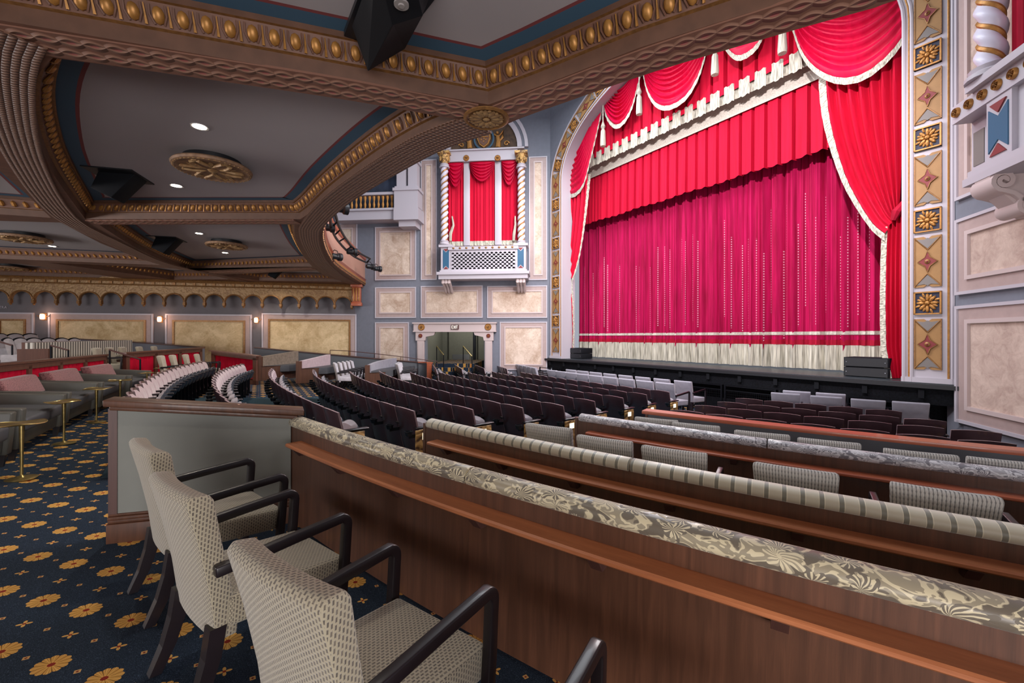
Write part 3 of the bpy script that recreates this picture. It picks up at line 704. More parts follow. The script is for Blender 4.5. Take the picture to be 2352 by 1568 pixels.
# ================================================================ STAGE
TC = 8.2; HI, HO, SPR, RISE = 5.35, 6.15, 8.0, 2.95
def T_st(s=0.0, t=0.0, z=0.0):                                        # local x = towards the right wall, y = towards the stage
    return Matrix.Translation(st(s, t, z)) @ Matrix.Rotation(AX-PI/2, 4, 'Z')
mb = MB(); q = [(S_ST-.05, 1.2), (S_ST-.05, 15.0), (S_ST+6, 15.0), (S_ST+6, 1.2)]
mb.hexa([st(s, t, ZST-.06) for s, t in q], [st(s, t, ZST) for s, t in q]); struct('floor_stage', mb, M['stage_deck'])
fas = thing('stage_apron', 'black stage apron front with ledge, dark mesh and skirt below the curtain', 'stage front', st(S_ST, TC, ZST))
def at_local(parent_loc): return Matrix.Translation(-V(parent_loc))
def part(mb, name, m, parent, **k):                                  # world-built mesh parented to a placed root
    o = mb.build(name, m, **k); o.parent = parent
    pm = Matrix.LocRotScale(parent.location, parent.rotation_euler, None)
    o.matrix_parent_inverse = pm.inverted(); return o
def wbox(mb, s0, s1, t0, t1, z0, z1, mi=0): q = [(s0, t0), (s0, t1), (s1, t1), (s1, t0)]; mb.hexa([st(a, b, z0) for a, b in q], [st(a, b, z1) for a, b in q], mi)
mb = MB(); wbox(mb, S_ST-.16, S_ST, 2.0, 14.6, ZST-.1, ZST-.02); part(mb, 'lip', M['black'], fas)
mb = MB(); wbox(mb, S_ST-.06, S_ST+.02, 2.0, 14.6, ZST-.42, ZST-.1); part(mb, 'upper_fascia', M['stage_black'], fas)
mb = MB(); wbox(mb, S_ST+.3, S_ST+.36, 2.0, 14.6, -.8, ZST-.3); part(mb, 'skirt', M['stage_black'], fas)
for k in range(14): mb = MB(); t = 2.5+k*.9; wbox(mb, S_ST-.12, S_ST-.05, t, t+.09, ZST-.3, ZST-.14); part(mb, 'ledge_block', M['black_matte'], fas)
# black railing with mesh in front of the pit
rl = []
for k in range(9):
    t0 = 2.35+k*1.36; s_ = S_ST-.42; r = thing('stage_railing', 'black metal crowd rail section %s along the foot of the stage' % ['beside the right wall pier', 'second from the right wall', 'third from the right wall', 'fourth from the right wall', 'at the middle right', 'at the middle left', 'third from the left wall', 'second from the left wall', 'nearest the left wall exit'][k], 'railing', st(s_, t0+.66, zf(s_)), AX-PI/2, 'black railing sections at the stage')
    rl.append(r); z0 = 0
    mb = MB()
    for x in (-.63, .63): mb.box((x-.02, -.02, 0), (x+.02, .02, .82))
    for z in (.8, .68, .08): mb.box((-.63, -.012, z-.012), (.63, .012, z+.012))
    mb.build('frame', M['black_metal'], r)
    mb = MB()
    for i in range(24): x = -.6+i*1.2/23; mb.box((x-.003, -.003, .08), (x+.003, .003, .68))
    for i in range(9): z = .12+i*.065; mb.box((-.62, -.003, z-.003), (.62, .003, z+.003))
    mb.build('mesh_infill', M['black_metal'], r)

# ---------------------------------------------------------------- proscenium frame
def arch_path(d, n=40):                                              # (t, z) along the opening, offset outwards by d, from right foot to left foot
    p = [(TC-HI-d, ZST), (TC-HI-d, SPR)]
    p += [(TC-(HI+d)*math.cos(PI*i/n), SPR+(RISE+d)*math.sin(PI*i/n)) for i in range(1, n)]
    return p+[(TC+HI+d, SPR), (TC+HI+d, ZST)]
def SP(t, z, s): return st(s, t, z)
mb = MB()
inn, out = arch_path(0), arch_path(HO-HI)
mb.prism(inn+out[::-1], lambda t, z, d: st(d, t, z), S_ST+.7, S_ST, 0)
fr = struct('trim_proscenium', mb, M['white_trim'])
mb = MB(); wall_out = [(1.9, ZST), (1.9, 12.6), (14.6, 12.6), (14.6, ZST)]
mb.prism(arch_path(HO-HI-.02)+wall_out[::-1], lambda t, z, d: st(d, t, z), S_ST+.6, S_ST+.05, 0); struct('wall_front', mb, M['blue_wall'])
def armold(d, r, m, nm):
    mb = MB(); mb.tube([st(S_ST-.005, t, z) for t, z in arch_path(d)], r, 6); mb.build(nm, m, fr)
for d, r, m in ((.10, .018, 'gold'), (.14, .03, 'white_trim'), (.67, .018, 'gold'), (.73, .03, 'white_trim'), (.02, .035, 'white_trim')): armold(d, r, M[m], 'moulding')
# carved rosettes and diamond panels following the frame
cp = arch_path(.38, 80); Ls = [0]
for i in range(1, len(cp)): Ls.append(Ls[-1]+math.hypot(cp[i][0]-cp[i-1][0], cp[i][1]-cp[i-1][1]))
def at_len(L):
    j = 1
    while j < len(cp)-1 and Ls[j] < L: j += 1
    f = (L-Ls[j-1])/(Ls[j]-Ls[j-1]); a, b = cp[j-1], cp[j]; d = V((b[0]-a[0], b[1]-a[1])).normalized()
    return a[0]+(b[0]-a[0])*f, a[1]+(b[1]-a[1])*f, d
def frame_M(L):                                                      # local x across the band, y along it, z towards the house
    t, z, d = at_len(L); o = st(S_ST-.0, t, z)
    Bv = V((-SA, CA, 0)); Yv = Bv*d.x+V((0, 0, d.y)); Zv = V((-CA, -SA, 0)); Xv = Yv.cross(Zv)
    return Matrix(((Xv.x, Yv.x, Zv.x, o.x), (Xv.y, Yv.y, Zv.y, o.y), (Xv.z, Yv.z, Zv.z, o.z), (0, 0, 0, 1)))
def make_rosette(T):
    mb = MB(); w, h = .2, .225
    mb.box((-w, -h, 0), (w, h, .03), 0, T)
    for a, b, c_, d in ((-w, -h, w, -h+.025), (-w, h-.025, w, h), (-w, -h, -w+.025, h), (w-.025, -h, w, h)): mb.box((a, b, 0), (c_, d, .06), 1, T)
    for k in range(8):
        A = T @ Matrix.Diagonal((1, 1.12, 1, 1)) @ Matrix.Rotation(PI*2*k/8, 4, 'Z'); mb.ball((.1, 0, .045), (.07, .03, .03), 1, 8, 4, A)
        mb.ball((.12 if k % 2 else .15, 0, .04), (.05, .022, .025), 1, 6, 3, A @ Matrix.Rotation(PI/8, 4, 'Z'))
    mb.ball((0, 0, .05), (.045, .045, .04), 1, 8, 4, T); return mb
def make_diamond(T):
    mb = MB(); w, h = .2, .5
    fn = lambda x, y, d: T @ V((x, y, d))
    mb.prism([(-w, -h), (0-.06, -h-.0), (0, -h+.05), (.06, -h), (w, -h), (w, h), (.06, h), (0, h-.05), (-.06, h), (-w, h)], fn, 0, .025, 0)
    dm = [(0, -.19), (.035, -.08), (.13, 0), (.035, .08), (0, .19), (-.035, .08), (-.13, 0), (-.035, -.08)]
    mb.prism(dm, fn, .02, .045, 1)
    for sg in (-1, 1):
        v = [(-.17, sg*.46), (-.05, sg*.44), (0, sg*.47), (.05, sg*.44), (.17, sg*.46), (0, sg*.26)]
        mb.prism(v if sg < 0 else v[::-1], fn, .02, .035, 2)
        for x0, x1 in ((-.18, 0), (0, .18)): mb.tube([T @ V((-.19 if x0 < 0 else .19, sg*.48, .035)), T @ V((0, sg*.235, .035))], .01, 5, 3)
    mb.tube([T @ V((x*1.12, y*1.08, .045)) for x, y in dm+[dm[0]]], .009, 5, 3)
    mb.ball((0, 0, .05), (.045, .05, .02), 3, 10, 4, T); mb.ball((0, 0, .06), (.02, .022, .025), 1, 8, 4, T)
    for a, b, c_, d in ((-w, -h, -w+.015, h), (w-.015, -h, w, h)): mb.box((a, b, 0), (c_, d, .04), 3, T)
    return mb
L = .76; tot = Ls[-1]; k = 0; npan = int((tot-2*.76)/1.6/1+.5); pitch = (tot-2*.76)/npan
for k in range(npan+1):
    make_diamond(frame_M(.76+k*pitch)).build('diamond_panel', [M['panel_ochre'], M['panel_red'], M['panel_grey'], M['gold_dark']], fr)
    if k < npan: make_rosette(frame_M(.76+(k+.5)*pitch)).build('rosette', [M['rosette_navy'], M['gold']], fr)
mb = MB()
for t in (TC-HO+.4, TC+HO-.4): wbox(mb, S_ST-.03, S_ST, t-.42, t+.42, ZST, ZST+.1)
mb.build('plinth', M['white_trim'], fr)

# ---------------------------------------------------------------- curtains
def pleat(u, seed=0, per=.3):
    x = u/per; return .5*math.sin(2*PI*x+1.3*math.sin(x*1.7+seed))+.3*math.sin(2*PI*x*2.13+seed)+.15*math.sin(2*PI*x*4.7+seed*2)
def pleated(s0, t0, t1, zb, zt, amp, per, seed, du=.03, nv=6, zfun=None, off=0.0, mi=0):
    mb = MB(); n = int((t1-t0)/du); flare = .35
    def fn(a, b):
        t = t0+(t1-t0)*a; z = zb+(zt-zb)*b
        if zfun: z = zfun(t, b)
        return st(s0-off-amp*pleat(t, seed, per)*(1+flare*(1-b)), t, z)
    mb.grid(fn, n, nv, mi, uvf=lambda a, b: (a*(t1-t0), zb+(zt-zb)*b)); return mb
def solid(o, th=.012):
    m = o.modifiers.new('s', 'SOLIDIFY'); m.thickness = th; return o
cur = thing('main_curtain', 'closed crimson pleated stage curtain with cream fringe and sequin streaks', 'curtain', st(13.2, TC, ZST))
part(pleated(13.2, 1.7, 14.35, .9, 9.3, .11, .42, 0, .03, 8), 'curtain_cloth', M['red_sequin'], cur)
part(pleated(13.2, 1.7, 14.35, .68, 1.33, .115, .42, 0, .03, 3, off=.02), 'fringe', M['fringe'], cur)
part(pleated(13.2, 1.7, 14.35, 1.33, 1.47, .112, .42, 0, .03, 1, off=.018), 'dark_band', M['red_dark'], cur)
part(pleated(13.2, 1.7, 14.35, 1.6, 1.69, .112, .42, 0, .03, 1, off=.018), 'cream_band', M['cord'], cur)
vb = thing('border_curtain', 'crimson box-pleated border curtain with scalloped hem across the upper stage', 'curtain', st(12.75, TC, 8.2))
def boxp(t, per=.36):
    x = (t/per) % 1; return (1 if x < .84 else -1.4)+.12*math.sin(2*PI*x*2)
def border(s0, t0, t1, zf_, zt, amp, per, nv=4, du=.03, off=0):
    mb = MB(); n = int((t1-t0)/du)
    mb.grid(lambda a, b: st(s0-off-amp*boxp(t0+(t1-t0)*a, per)*(1.2-.4*b), t0+(t1-t0)*a, zf_(t0+(t1-t0)*a)*(1-b)+zt*b), n, nv, 0, uvf=lambda a, b: (a*(t1-t0), b)); return mb
part(border(12.75, 2.3, 14.0, lambda t: 6.33+.02*math.cos(2*PI*t/.36)+.02*math.sin(3.1*t), 8.3, .06, .36), 'curtain_cloth', M['red_velvet'], vb)
mb = MB(); mb.grid(lambda a, b: st(12.62, 2.3+11.7*a, 8.17+.6*b), 10, 1, 0); part(mb, 'cream_band', M['cord'], vb)
gv = thing('grand_valance', 'crimson pleated grand valance with cream tabbed fringe high over the stage', 'curtain', st(12.3, TC, 10))
part(border(12.3, 2.3, 14.0, lambda t: 8.72, 11.4, .065, .44), 'curtain_cloth', M['red_velvet'], gv)
mb = MB(); t = 2.35
while t < 13.9:
    g = MB(); mb.grid(lambda a, b: st(12.3-.075-.02*math.sin(a*PI), t+.30*a, 8.40+.5*b+.03*math.sin(a*9)), 5, 2, 0, uvf=lambda a, b: (t+.3*a, b)); t += .44
part(mb, 'fringe', M['fringe'], gv, )
mb = MB(); mb.grid(lambda a, b: st(12.3-.03+.05*math.cos(2*PI*(a*11.7)/.44), 2.3+11.7*a, 8.47+.35*b), 390, 1, 0, uvf=lambda a, b: (a*11.7, b)); part(mb, 'fringe_back', M['fringe'], gv)
def resample(p, n):
    L = [0]
    for i in range(1, len(p)): L.append(L[-1]+(p[i]-p[i-1]).length)
    o = []
    for k in range(n+1):
        x = L[-1]*k/n; j = 1
        while j < len(p)-1 and L[j] < x: j += 1
        o.append(p[j-1].lerp(p[j], (x-L[j-1])/max(1e-6, L[j]-L[j-1])))
    return o
TH = V((-CA, -SA, 0))
def fringe_strip(edge, drop, parent, out=.06, side=None):
    n = len(edge)-1; mb = MB()
    mb.grid(lambda a, b: edge[round(a*n)] + (side(a) if side else V((0, 0, -1)))*drop*(1-b) + TH*(out+.012*math.sin(a*n*2.1)), n, 2, 0, uvf=lambda a, b: (a*n*.06, b))
    return part(mb, 'fringe', M['fringe'], parent)
def swag(name, px, s_, ztop, label, folds=14):
    e = resample(smooth([at_s(x, y, s_) for x, y in px], 4), 44); n = 44
    a0, a1 = e[0], e[-1]; A0 = V((a0.x, a0.y, max(ztop, a0.z))); A1 = V((a1.x, a1.y, max(ztop, a1.z)))
    r = thing(name, label, 'swag', (a0+a1)/2, group='crimson swags hanging in the proscenium arch')
    mb = MB(); nb = folds*7
    def fn(a, b):
        lo = e[round(a*n)]; top = A0.lerp(A1, a); w = b**.8
        sag = 1-math.sin(PI*a)
        p = lo.lerp(top, w); d = .065*math.sin(b*folds*2*PI)*(math.sin(PI*a)**.5*.9+.1)+.12*math.sin(PI*a)*(1-b)
        return p+TH*d
    mb.grid(fn, n, nb, 0); part(mb, 'swag_cloth', M['red_satin'], r)
    fringe_strip([fn(i/n, 0) for i in range(n+1)], .16, r, .02)
    return r
swag('curtain_swag', [(1297, 437), (1318, 446), (1343, 425), (1360, 372), (1376, 300), (1388, 225)], 12.0, 10.0, 'long crimson fringed swag hugging the left curve of the arch')
swag('curtain_swag', [(1387, 215), (1396, 262), (1418, 288), (1440, 276), (1458, 238), (1471, 170)], 11.95, 11.2, 'narrow crimson swag between the two leftmost tassels')
swag('curtain_swag', [(1478, 165), (1490, 205), (1512, 238), (1542, 245), (1580, 222), (1608, 172), (1624, 110)], 11.95, 11.3, 'wide crimson fringed swag right of the second tassel')
swag('curtain_swag', [(1655, 80), (1675, 112), (1700, 131), (1730, 118), (1752, 88), (1762, 40)], 11.95, 11.4, 'small crimson swag tip showing below the soffit beam near the arch centre', 5)
swag('curtain_swag', [(1820, 55), (1845, 118), (1880, 160), (1930, 182), (1985, 173), (2038, 132), (2078, 80)], 11.9, 10.6, 'largest crimson fringed swag at the upper right of the arch')
def drape(name, label, px_edge, x_in, x_out, ytop, gath, tail, s_):
    """curtain held back: falls from the top, is tied, then hangs as a tail"""
    e = resample(smooth([at_s(x, y, s_) for x, y in px_edge], 4), 40); o0 = at_s(x_out, ytop, s_); o1 = at_s(x_out, gath[1]-25, s_)
    r = thing(name, label, 'curtain', at_s(x_out, tail[-1][1], s_))
    n = 56; nb = 40
    def fn(a, b):
        i = e[round(b*nb)]; k = b**2.2
        o = o0.lerp(o1, b); c = i.lerp(o, a)
        pinch = at_s(gath[0], gath[1], s_)
        c = c.lerp(pinch, .0 if a < .02 else .55*k*min(1, a*3)) if b > .3 else c.lerp(pinch, 0 if a < .02 else .55*k*min(1, a*3))
        return c+TH*(.09*math.sin(a*7*2*PI+.8*math.sin(b*3))*(1-.6*k)+.25*k*.3)
    mb = MB(); mb.grid(fn, n, nb, 0); part(mb, 'upper_drape', M['red_velvet'], r)
    sg = 1 if x_out > x_in else -1
    Bv = V((-SA, CA, 0))*(sg)
    fringe_strip([fn(0, i/nb) for i in range(nb+1)], .16, r, .01, side=lambda a: (Bv*(1-a)+V((0, 0, -1))*(.25+a)).normalized())
    L = resample([at_s(x, y, s_) for x, y in tail], 30); Rr = [at_s(x_out, y, s_) for y in (gath[1]-20, tail[-1][1])]
    def f2(a, b): c = L[round(b*30)].lerp(Rr[0].lerp(Rr[1], b), a); return c+TH*(.05*math.sin(a*4*2*PI+b)+.02)
    mb = MB(); mb.grid(f2, 32, 30, 0); part(mb, 'tail', M['red_velvet'], r)
    fringe_strip([f2(0, i/30) for i in range(31)], .1, r, .02, side=lambda a: (Bv*1+V((0, 0, -.15))).normalized())
    p = at_s(gath[0], gath[1], s_); q = at_s(x_out, gath[1]-22, s_)
    mb = MB(); mb.tube([p+TH*.12+V((0, 0, -.1)), p.lerp(q, .35)+TH*.14, q+V((0, 0, .12))], [.05, .09, .06], 8); part(mb, 'tie_back', M['red_dark'], r)
    return r
drape('side_drape', 'crimson tied-back side drape with cream fringe on the right of the stage', [(1897, 150), (1899, 200), (1906, 262), (1920, 325), (1945, 405), (1975, 465), (2008, 515), (2036, 538)], 1897, 2079, 60, (2056, 497), [(2040, 520), (2037, 600), (2036, 700), (2038, 800), (2052, 868)], 12.05)
drape('side_drape', 'crimson tied-back side drape with cream fringe on the left of the stage', [(1351, 400), (1347, 470), (1340, 540), (1331, 595), (1318, 640)], 1351, 1296, 300, (1306, 625), [(1312, 640), (1317, 700), (1319, 760), (1317, 822)], 12.05)
for i, (x, y0, y1, lab) in enumerate(((1385, 210, 336, 'nearest the left curve'), (1468, 160, 263, 'between the narrow and wide swags'), (1642, 95, 172, 'right of the wide swag'), (1797, 40, 123, 'beside the largest swag'))):
    p = at_s(x, y1, 11.8); h = at_s(x, y1-72*(.8+.1*i), 11.8).z-p.z; top = at_s(x, y0, 11.8).z+.8
    r = thing('tassel', 'cream hanging tassel '+lab, 'tassel', p, 0, 'cream tassels in the arch')
    mb = MB(); mb.lathe([(.10, 0), (.11, .1), (.085, h*.6), (.05, h*.68), (.09, h*.78), (.05, h*.9), (.02, h)], 12); mb.build('skirt', M['fringe'], r)
    mb = MB(); mb.tube([(0, 0, h), (0, 0, top-p.z)], .018, 6); mb.build('cord', M['cord'], r)
# stacked loudspeaker cabinets on the stage corners
def sub(px, s_, w, h, lab):
    p = at_s(px[0], px[1], s_); r = thing('stage_speaker', lab, 'speaker', (p.x, p.y, ZST), AX-PI/2, 'black stage speaker stacks')
    for k in range(2):
        mb = MB(); mb.box((-w/2, -.05, k*h/2+.008), (w/2, .55, (k+1)*h/2)); mb.build('cabinet', M['black_matte'], r, bevel=.008)
        mb = MB(); mb.box((-w/2+.02, -.07, k*h/2+.02), (w/2-.02, -.052, (k+1)*h/2-.015)); mb.build('grille', M['black'], r)
        mb = MB(); 
        for x in (-w/2+.06, w/2-.06): mb.ball((x, -.075, k*h/2+h/4), (.012, .006, .012), 0, 6, 3)
        mb.build('bolt', M['steel'], r)
    return r
sub((1990, 866), 11.95, .82, .44, 'black stacked speaker cabinets at the right corner of the stage floor')
sub((1323, 821), 12.0, .8, .44, 'black stacked speaker cabinets at the left corner of the stage floor')

# ================================================================ BOX ON THE LEFT WALL
def WM(W, a, z, off=0): 
    p = W.P(a, z, off); return Matrix(((W.d.x, W.n.x, 0, p.x), (W.d.y, W.n.y, 0, p.y), (0, 0, 1, p.z), (0, 0, 0, 1)))
def H(x, y, off=0): return WL.hit(x, y, off)
cb = thing('opera_box', 'curtained opera box with twisted columns and white lattice on the left wall', 'theatre box', WL.P(bc, H(1110, 630)[1], 0))
def bp(mb, n, m, **k): return part(mb, n, m, cb, **k)
yl, yh = H(1110, 565)[1], H(1110, 377)[1]; aL, _ = H(1029, 400); aR, _ = H(1190, 400)   # aL > aR
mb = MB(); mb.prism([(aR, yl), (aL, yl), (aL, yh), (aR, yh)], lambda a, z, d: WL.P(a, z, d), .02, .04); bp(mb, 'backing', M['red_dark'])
def wallcloth(a0, a1, z0, z1, off, amp, per, m, nm, par, W=WL, swagz=0):
    mb = MB(); n = max(8, int(abs(a1-a0)/.03))
    mb.grid(lambda u, v: W.P(a0+(a1-a0)*u, z0+(z1-z0)*v, off+amp*pleat(abs(a1-a0)*u+a0*3, 1, per)), n, 4, 0, uvf=lambda u, v: (u*(a1-a0), v))
    return part(mb, nm, m, par)
cols = [(1032, 1067), (1081, 1138), (1153, 1188)]
for (x0, x1) in cols:
    a0, a1 = H(x0, 400)[0], H(x1, 400)[0]; wallcloth(a0, a1, yl+.1, yh, .12, .04, .17, M['red_velvet'], 'curtain', cb)
    wallcloth(a0, a1, yl, yl+.2, .13, .04, .17, M['fringe'], 'fringe', cb)
    n = 24; dr = .95 if x0 != 1081 else .75
    def fn(u, v):
        sag = math.sin(PI*u)**.7; z = yh-(.12+dr*sag)*(1-v); return WL.P(a0+(a1-a0)*u, z, .24+.05*math.sin(v*6*2*PI)+.05*sag)
    mb = MB(); mb.grid(fn, n, 36, 0); bp(mb, 'swag', M['red_satin'])
for (x, dx) in ((1040, 8), (1184, 2)):
    pts = [H(x+dx*.2, 500), H(x+dx*.6, 520), H(x-2, 540), H(x+dx*.1-3, 556)]
    mb = MB(); mb.tube([WL.P(a, z, .25) for a, z in pts], [.03, .05, .07, .06], 6); bp(mb, 'tie_tail', M['fringe'])
for x0, x1 in ((1067, 1081), (1138, 1153)):
    a0, a1 = H(x0, 400)[0], H(x1, 400)[0]; mb = MB(); mb.prism([(a1, yl), (a0, yl), (a0, yh), (a1, yh)], lambda a, z, d: WL.P(a, z, d), .04, .2); bp(mb, 'mullion', M['white_trim'], bevel=.01)
# lintel
z0, z1 = H(1110, 376)[1], H(1110, 350)[1]; a0, a1 = H(1190, 360)[0], H(1030, 360)[0]
mb = MB(); mb.prism([(a0, z0), (a1, z0), (a1, z1), (a0, z1)], lambda a, z, d: WL.P(a, z, d), 0, .34); mb.prism([(a0-.3, z1-.06), (a1+.3, z1-.06), (a1+.3, z1), (a0-.3, z1)], lambda a, z, d: WL.P(a, z, d), 0, .42); bp(mb, 'lintel', M['white_trim'])
def disc(W, a, z, off, r, nm, par, mats=('gold', 'gold_dark')):
    mb = MB(); T = WM(W, a, z, off) @ Matrix.Rotation(-PI/2, 4, 'X')
    mb.lathe([(r, 0), (r, .02), (r*.85, .05), (r*.75, .03), (.001, .03)], 20, T, 0)
    for k in range(8): mb.ball((r*.4, 0, .04), (r*.25, r*.1, .02), 1, 6, 3, T @ Matrix.Rotation(PI*k/4, 4, 'Z'))
    mb.ball((0, 0, .04), (r*.2, r*.2, .04), 1, 8, 4, T); return part(mb, nm, [M[m] for m in mats], par)
for x in (1071, 1143): a, z = H(x, 363, .34); disc(WL, a, z, .34, .13, 'medallion', cb)
def twisted(W, a, z0, z1, off, r, par, turns=6.5):
    T = WM(W, a, 0, off); n = 150; tw = turns*2*PI/(z1-z0)
    mb = MB(); mb.lathe([(r*.86, z0+(z1-z0)*i/n) for i in range(n+1)], 20, T, 0, wob=lambda q, rr, z: 1+.2*math.cos(2*(q-tw*(z-z0))))
    part(mb, 'twisted_shaft', M['column_white'], par)
    for ph in (PI/2, -PI/2): mb = MB(); mb.tube([T @ V((.70*r*math.cos(ph+tw*(z-z0)), .70*r*math.sin(ph+tw*(z-z0)), z)) for z in [z0+(z1-z0)*i/n for i in range(n+1)]], r*.2, 6); part(mb, 'gold_spiral', M['gold'], par)
    for zz, q in ((z0-.02, 1), (z1+.0, 1)): mb = MB(); mb.lathe([(r*1.35, zz-.1), (r*1.4, zz-.05), (r*1.1, zz), (r*1.25, zz+.04), (r*.95, zz+.08)], 20, T, 0); part(mb, 'collar', M['white_trim'], par)
for x in (1021, 1197.5):
    a, zb_ = H(x, 556, .42); _, zt_ = H(x, 381, .42); twisted(WL, a, zb_, zt_, .42, .16, cb)
    mb = MB(); T = WM(WL, a, zt_, .42); mb.lathe([(.14, .05), (.15, .2), (.24, .42), (.26, .5)], 12, T); 
    for k in range(8): mb.ball((.2, 0, .28), (.05, .06, .12), 0, 6, 4, T @ Matrix.Rotation(k*PI/4, 4, 'Z'))
    mb.box((-.27, -.27, .46), (.27, .27, .56), 0, T); bp(mb, 'capital', M['carved_gold'])
# parapet: pedestals, lattice, shelf, brackets
OFF = .75
zA, zB_ = H(1110, 624, OFF)[1], H(1110, 573, OFF)[1]; aa0, aa1 = H(1185, 600, OFF)[0], H(1035, 600, OFF)[0]
holes = []; w = (aa1-aa0); nx = 15; px_ = w/nx; hz = zB_-zA-.14; ny = 5; pz = hz/ny
for j in range(ny*2-1):
    for i in range(nx-(j % 2)):
        cx = aa0+px_*(i+.5+.5*(j % 2)); cz = zA+.07+pz*.5*(j+1); r = px_*.36
        holes.append([(cx+r*math.cos(q)*1.0, cz+(r*.95*math.sin(q) if math.sin(q) > 0 else r*.25*math.sin(q))-.01) for q in [PI*2*k/8+.01 for k in range(8)]])
mb = MB(); mb.prism([(aa0, zA), (aa1, zA), (aa1, zB_), (aa0, zB_)], lambda a, z, d: WL.P(a, z, d), OFF-.08, OFF, 0, holes=holes[:]); bp(mb, 'lattice', M['white_trim'], smooth=False)
mb = MB(); mb.prism([(aa0, zA), (aa1, zA), (aa1, zB_), (aa0, zB_)], lambda a, z, d: WL.P(a, z, d), OFF-.4, OFF-.36); bp(mb, 'lattice_back', M['black_matte'])
def slabW(mb, W, a0, a1, z0, z1, o0, o1, mi=0): mb.prism([(a0, z0), (a1, z0), (a1, z1), (a0, z1)], lambda a, z, d: W.P(a, z, d), o0, o1, mi)
mb = MB(); slabW(mb, WL, aa0-.5, aa1+.5, zA-.3, zA-.12, 0, OFF+.1); slabW(mb, WL, aa0-.56, aa1+.56, zA-.12, zA, 0, OFF+.18); slabW(mb, WL, aa0-.1, aa1+.1, zB_, zB_+.14, 0, OFF+.06); bp(mb, 'shelf', M['white_trim'])
mb = MB()
for i in range(10): mb.ball(WL.P(aa0+(aa1-aa0)*(i+.5)/10, zB_+.07, OFF+.06), (.06, .02, .05), 0, 6, 3)
bp(mb, 'gilt_drops', M['gold_dark'])
for c_ in (aa0-.2, aa1+.2):
    zt_ = H(1110, 566, OFF)[1]
    mb = MB(); slabW(mb, WL, c_-.22, c_+.22, zA, zt_, OFF-.5, OFF); slabW(mb, WL, c_-.3, c_+.3, zt_, zt_+.1, OFF-.6, OFF+.08); slabW(mb, WL, c_-.26, c_+.26, zA-.0, zA+.08, OFF-.55, OFF+.05); bp(mb, 'pedestal', M['white_trim'])
    mb = MB(); zm, zn = zA+.16, zt_-.1; mb.prism([(c_-.13, zm), (c_, zm+.12), (c_+.13, zm), (c_+.13, zn), (c_, zn-.12), (c_-.13, zn)], lambda a, z, d: WL.P(a, z, d), OFF, OFF+.015); bp(mb, 'blue_inlay', M['box_blue'])
    mb = MB(); mb.prism([(c_-.1, zm-.02), (c_+.1, zm-.02), (c_, zm+.08)], lambda a, z, d: WL.P(a, z, d), OFF, OFF+.02); bp(mb, 'red_inlay', M['panel_red']); mb = MB(); mb.prism([(c_-.1, zn+.02), (c_, zn-.08), (c_+.1, zn+.02)], lambda a, z, d: WL.P(a, z, d), OFF, OFF+.02); bp(mb, 'red_inlay', M['panel_red'])
    mb = MB()
    for k in (-1, 0, 1):
        x = c_+k*.13; mb.tube([WL.P(x, zA-.3, OFF-.05), WL.P(x, zA-.42, OFF-.02), WL.P(x, zA-.55, OFF-.3), WL.P(x, zA-.72, .3), WL.P(x, zA-.8, .12)], [.06, .08, .06, .07, .05], 8)
    bp(mb, 'bracket', M['pink_light'])
# small balcony with balustrade left of the box
lb = thing('side_balcony', 'white balustraded balcony with gilt balusters left of the curtained box', 'balcony', WL.P(H(850, 480)[0], H(850, 480)[1], 0))
aP0, aP1 = H(962, 450, .7)[0], H(908, 450, .7)[0]; aB = H(770, 450, .7)[0]; zc0 = H(850, 482, .7)[1]; zc1 = H(850, 447, .7)[1]
mb = MB(); slabW(mb, WL, aP0, aB, zc0-.42, zc0, 0, .7); slabW(mb, WL, aP0, aB, zc0-.04, zc0+.05, 0, .78); slabW(mb, WL, aP1, aB, zc1-.03, zc1+.08, .5, .76); part(mb, 'ledge', M['white_trim'], lb)
mb = MB(); slabW(mb, WL, aP0, aP1, zc0, zc1+.08, .2, .85); slabW(mb, WL, aP0-.05, aP1+.05, zc1+.08, zc1+.2, .2, .9); slabW(mb, WL, aP0-.02, aP1+.02, zc0-.5, zc0, 0, .86)
slabW(mb, WL, aP0+.15, aP1-.15, zc0-.75, zc0-.5, 0, .7)
for x in (924, 950): a = H(x, 400, .5)[0]; slabW(mb, WL, a-.2, a+.2, zc1+.2, zc1+2.6, .25, .65); slabW(mb, WL, a-.26, a+.26, zc1+.2, zc1+.32, .2, .72); slabW(mb, WL, a-.26, a+.26, zc1+1.3, zc1+1.42, .2, .72)
part(mb, 'pedestal', M['white_trim'], lb)
for i in range(13):
    a = aP1+.18+i*(aB-aP1-.3)/12
    mb = MB(); h = zc1-zc0-.05; mb.lathe([(.07, .04), (.07, .08), (.035, .12), (.06, h*.4), (.03, h*.62), (.05, h*.75), (.07, h*.9), (.07, h)], 10, WM(WL, a, zc0, .62)); part(mb, 'baluster', M['gold'] if i % 1 == 0 else M['white_trim'], lb)
mb = MB(); slabW(mb, WL, aP1, aB+.5, zc0+.05, zc1+3, .03, .06); part(mb, 'dark_recess', plain('recess_mural', '2d3547', .8, var=.6, scale=2), lb)

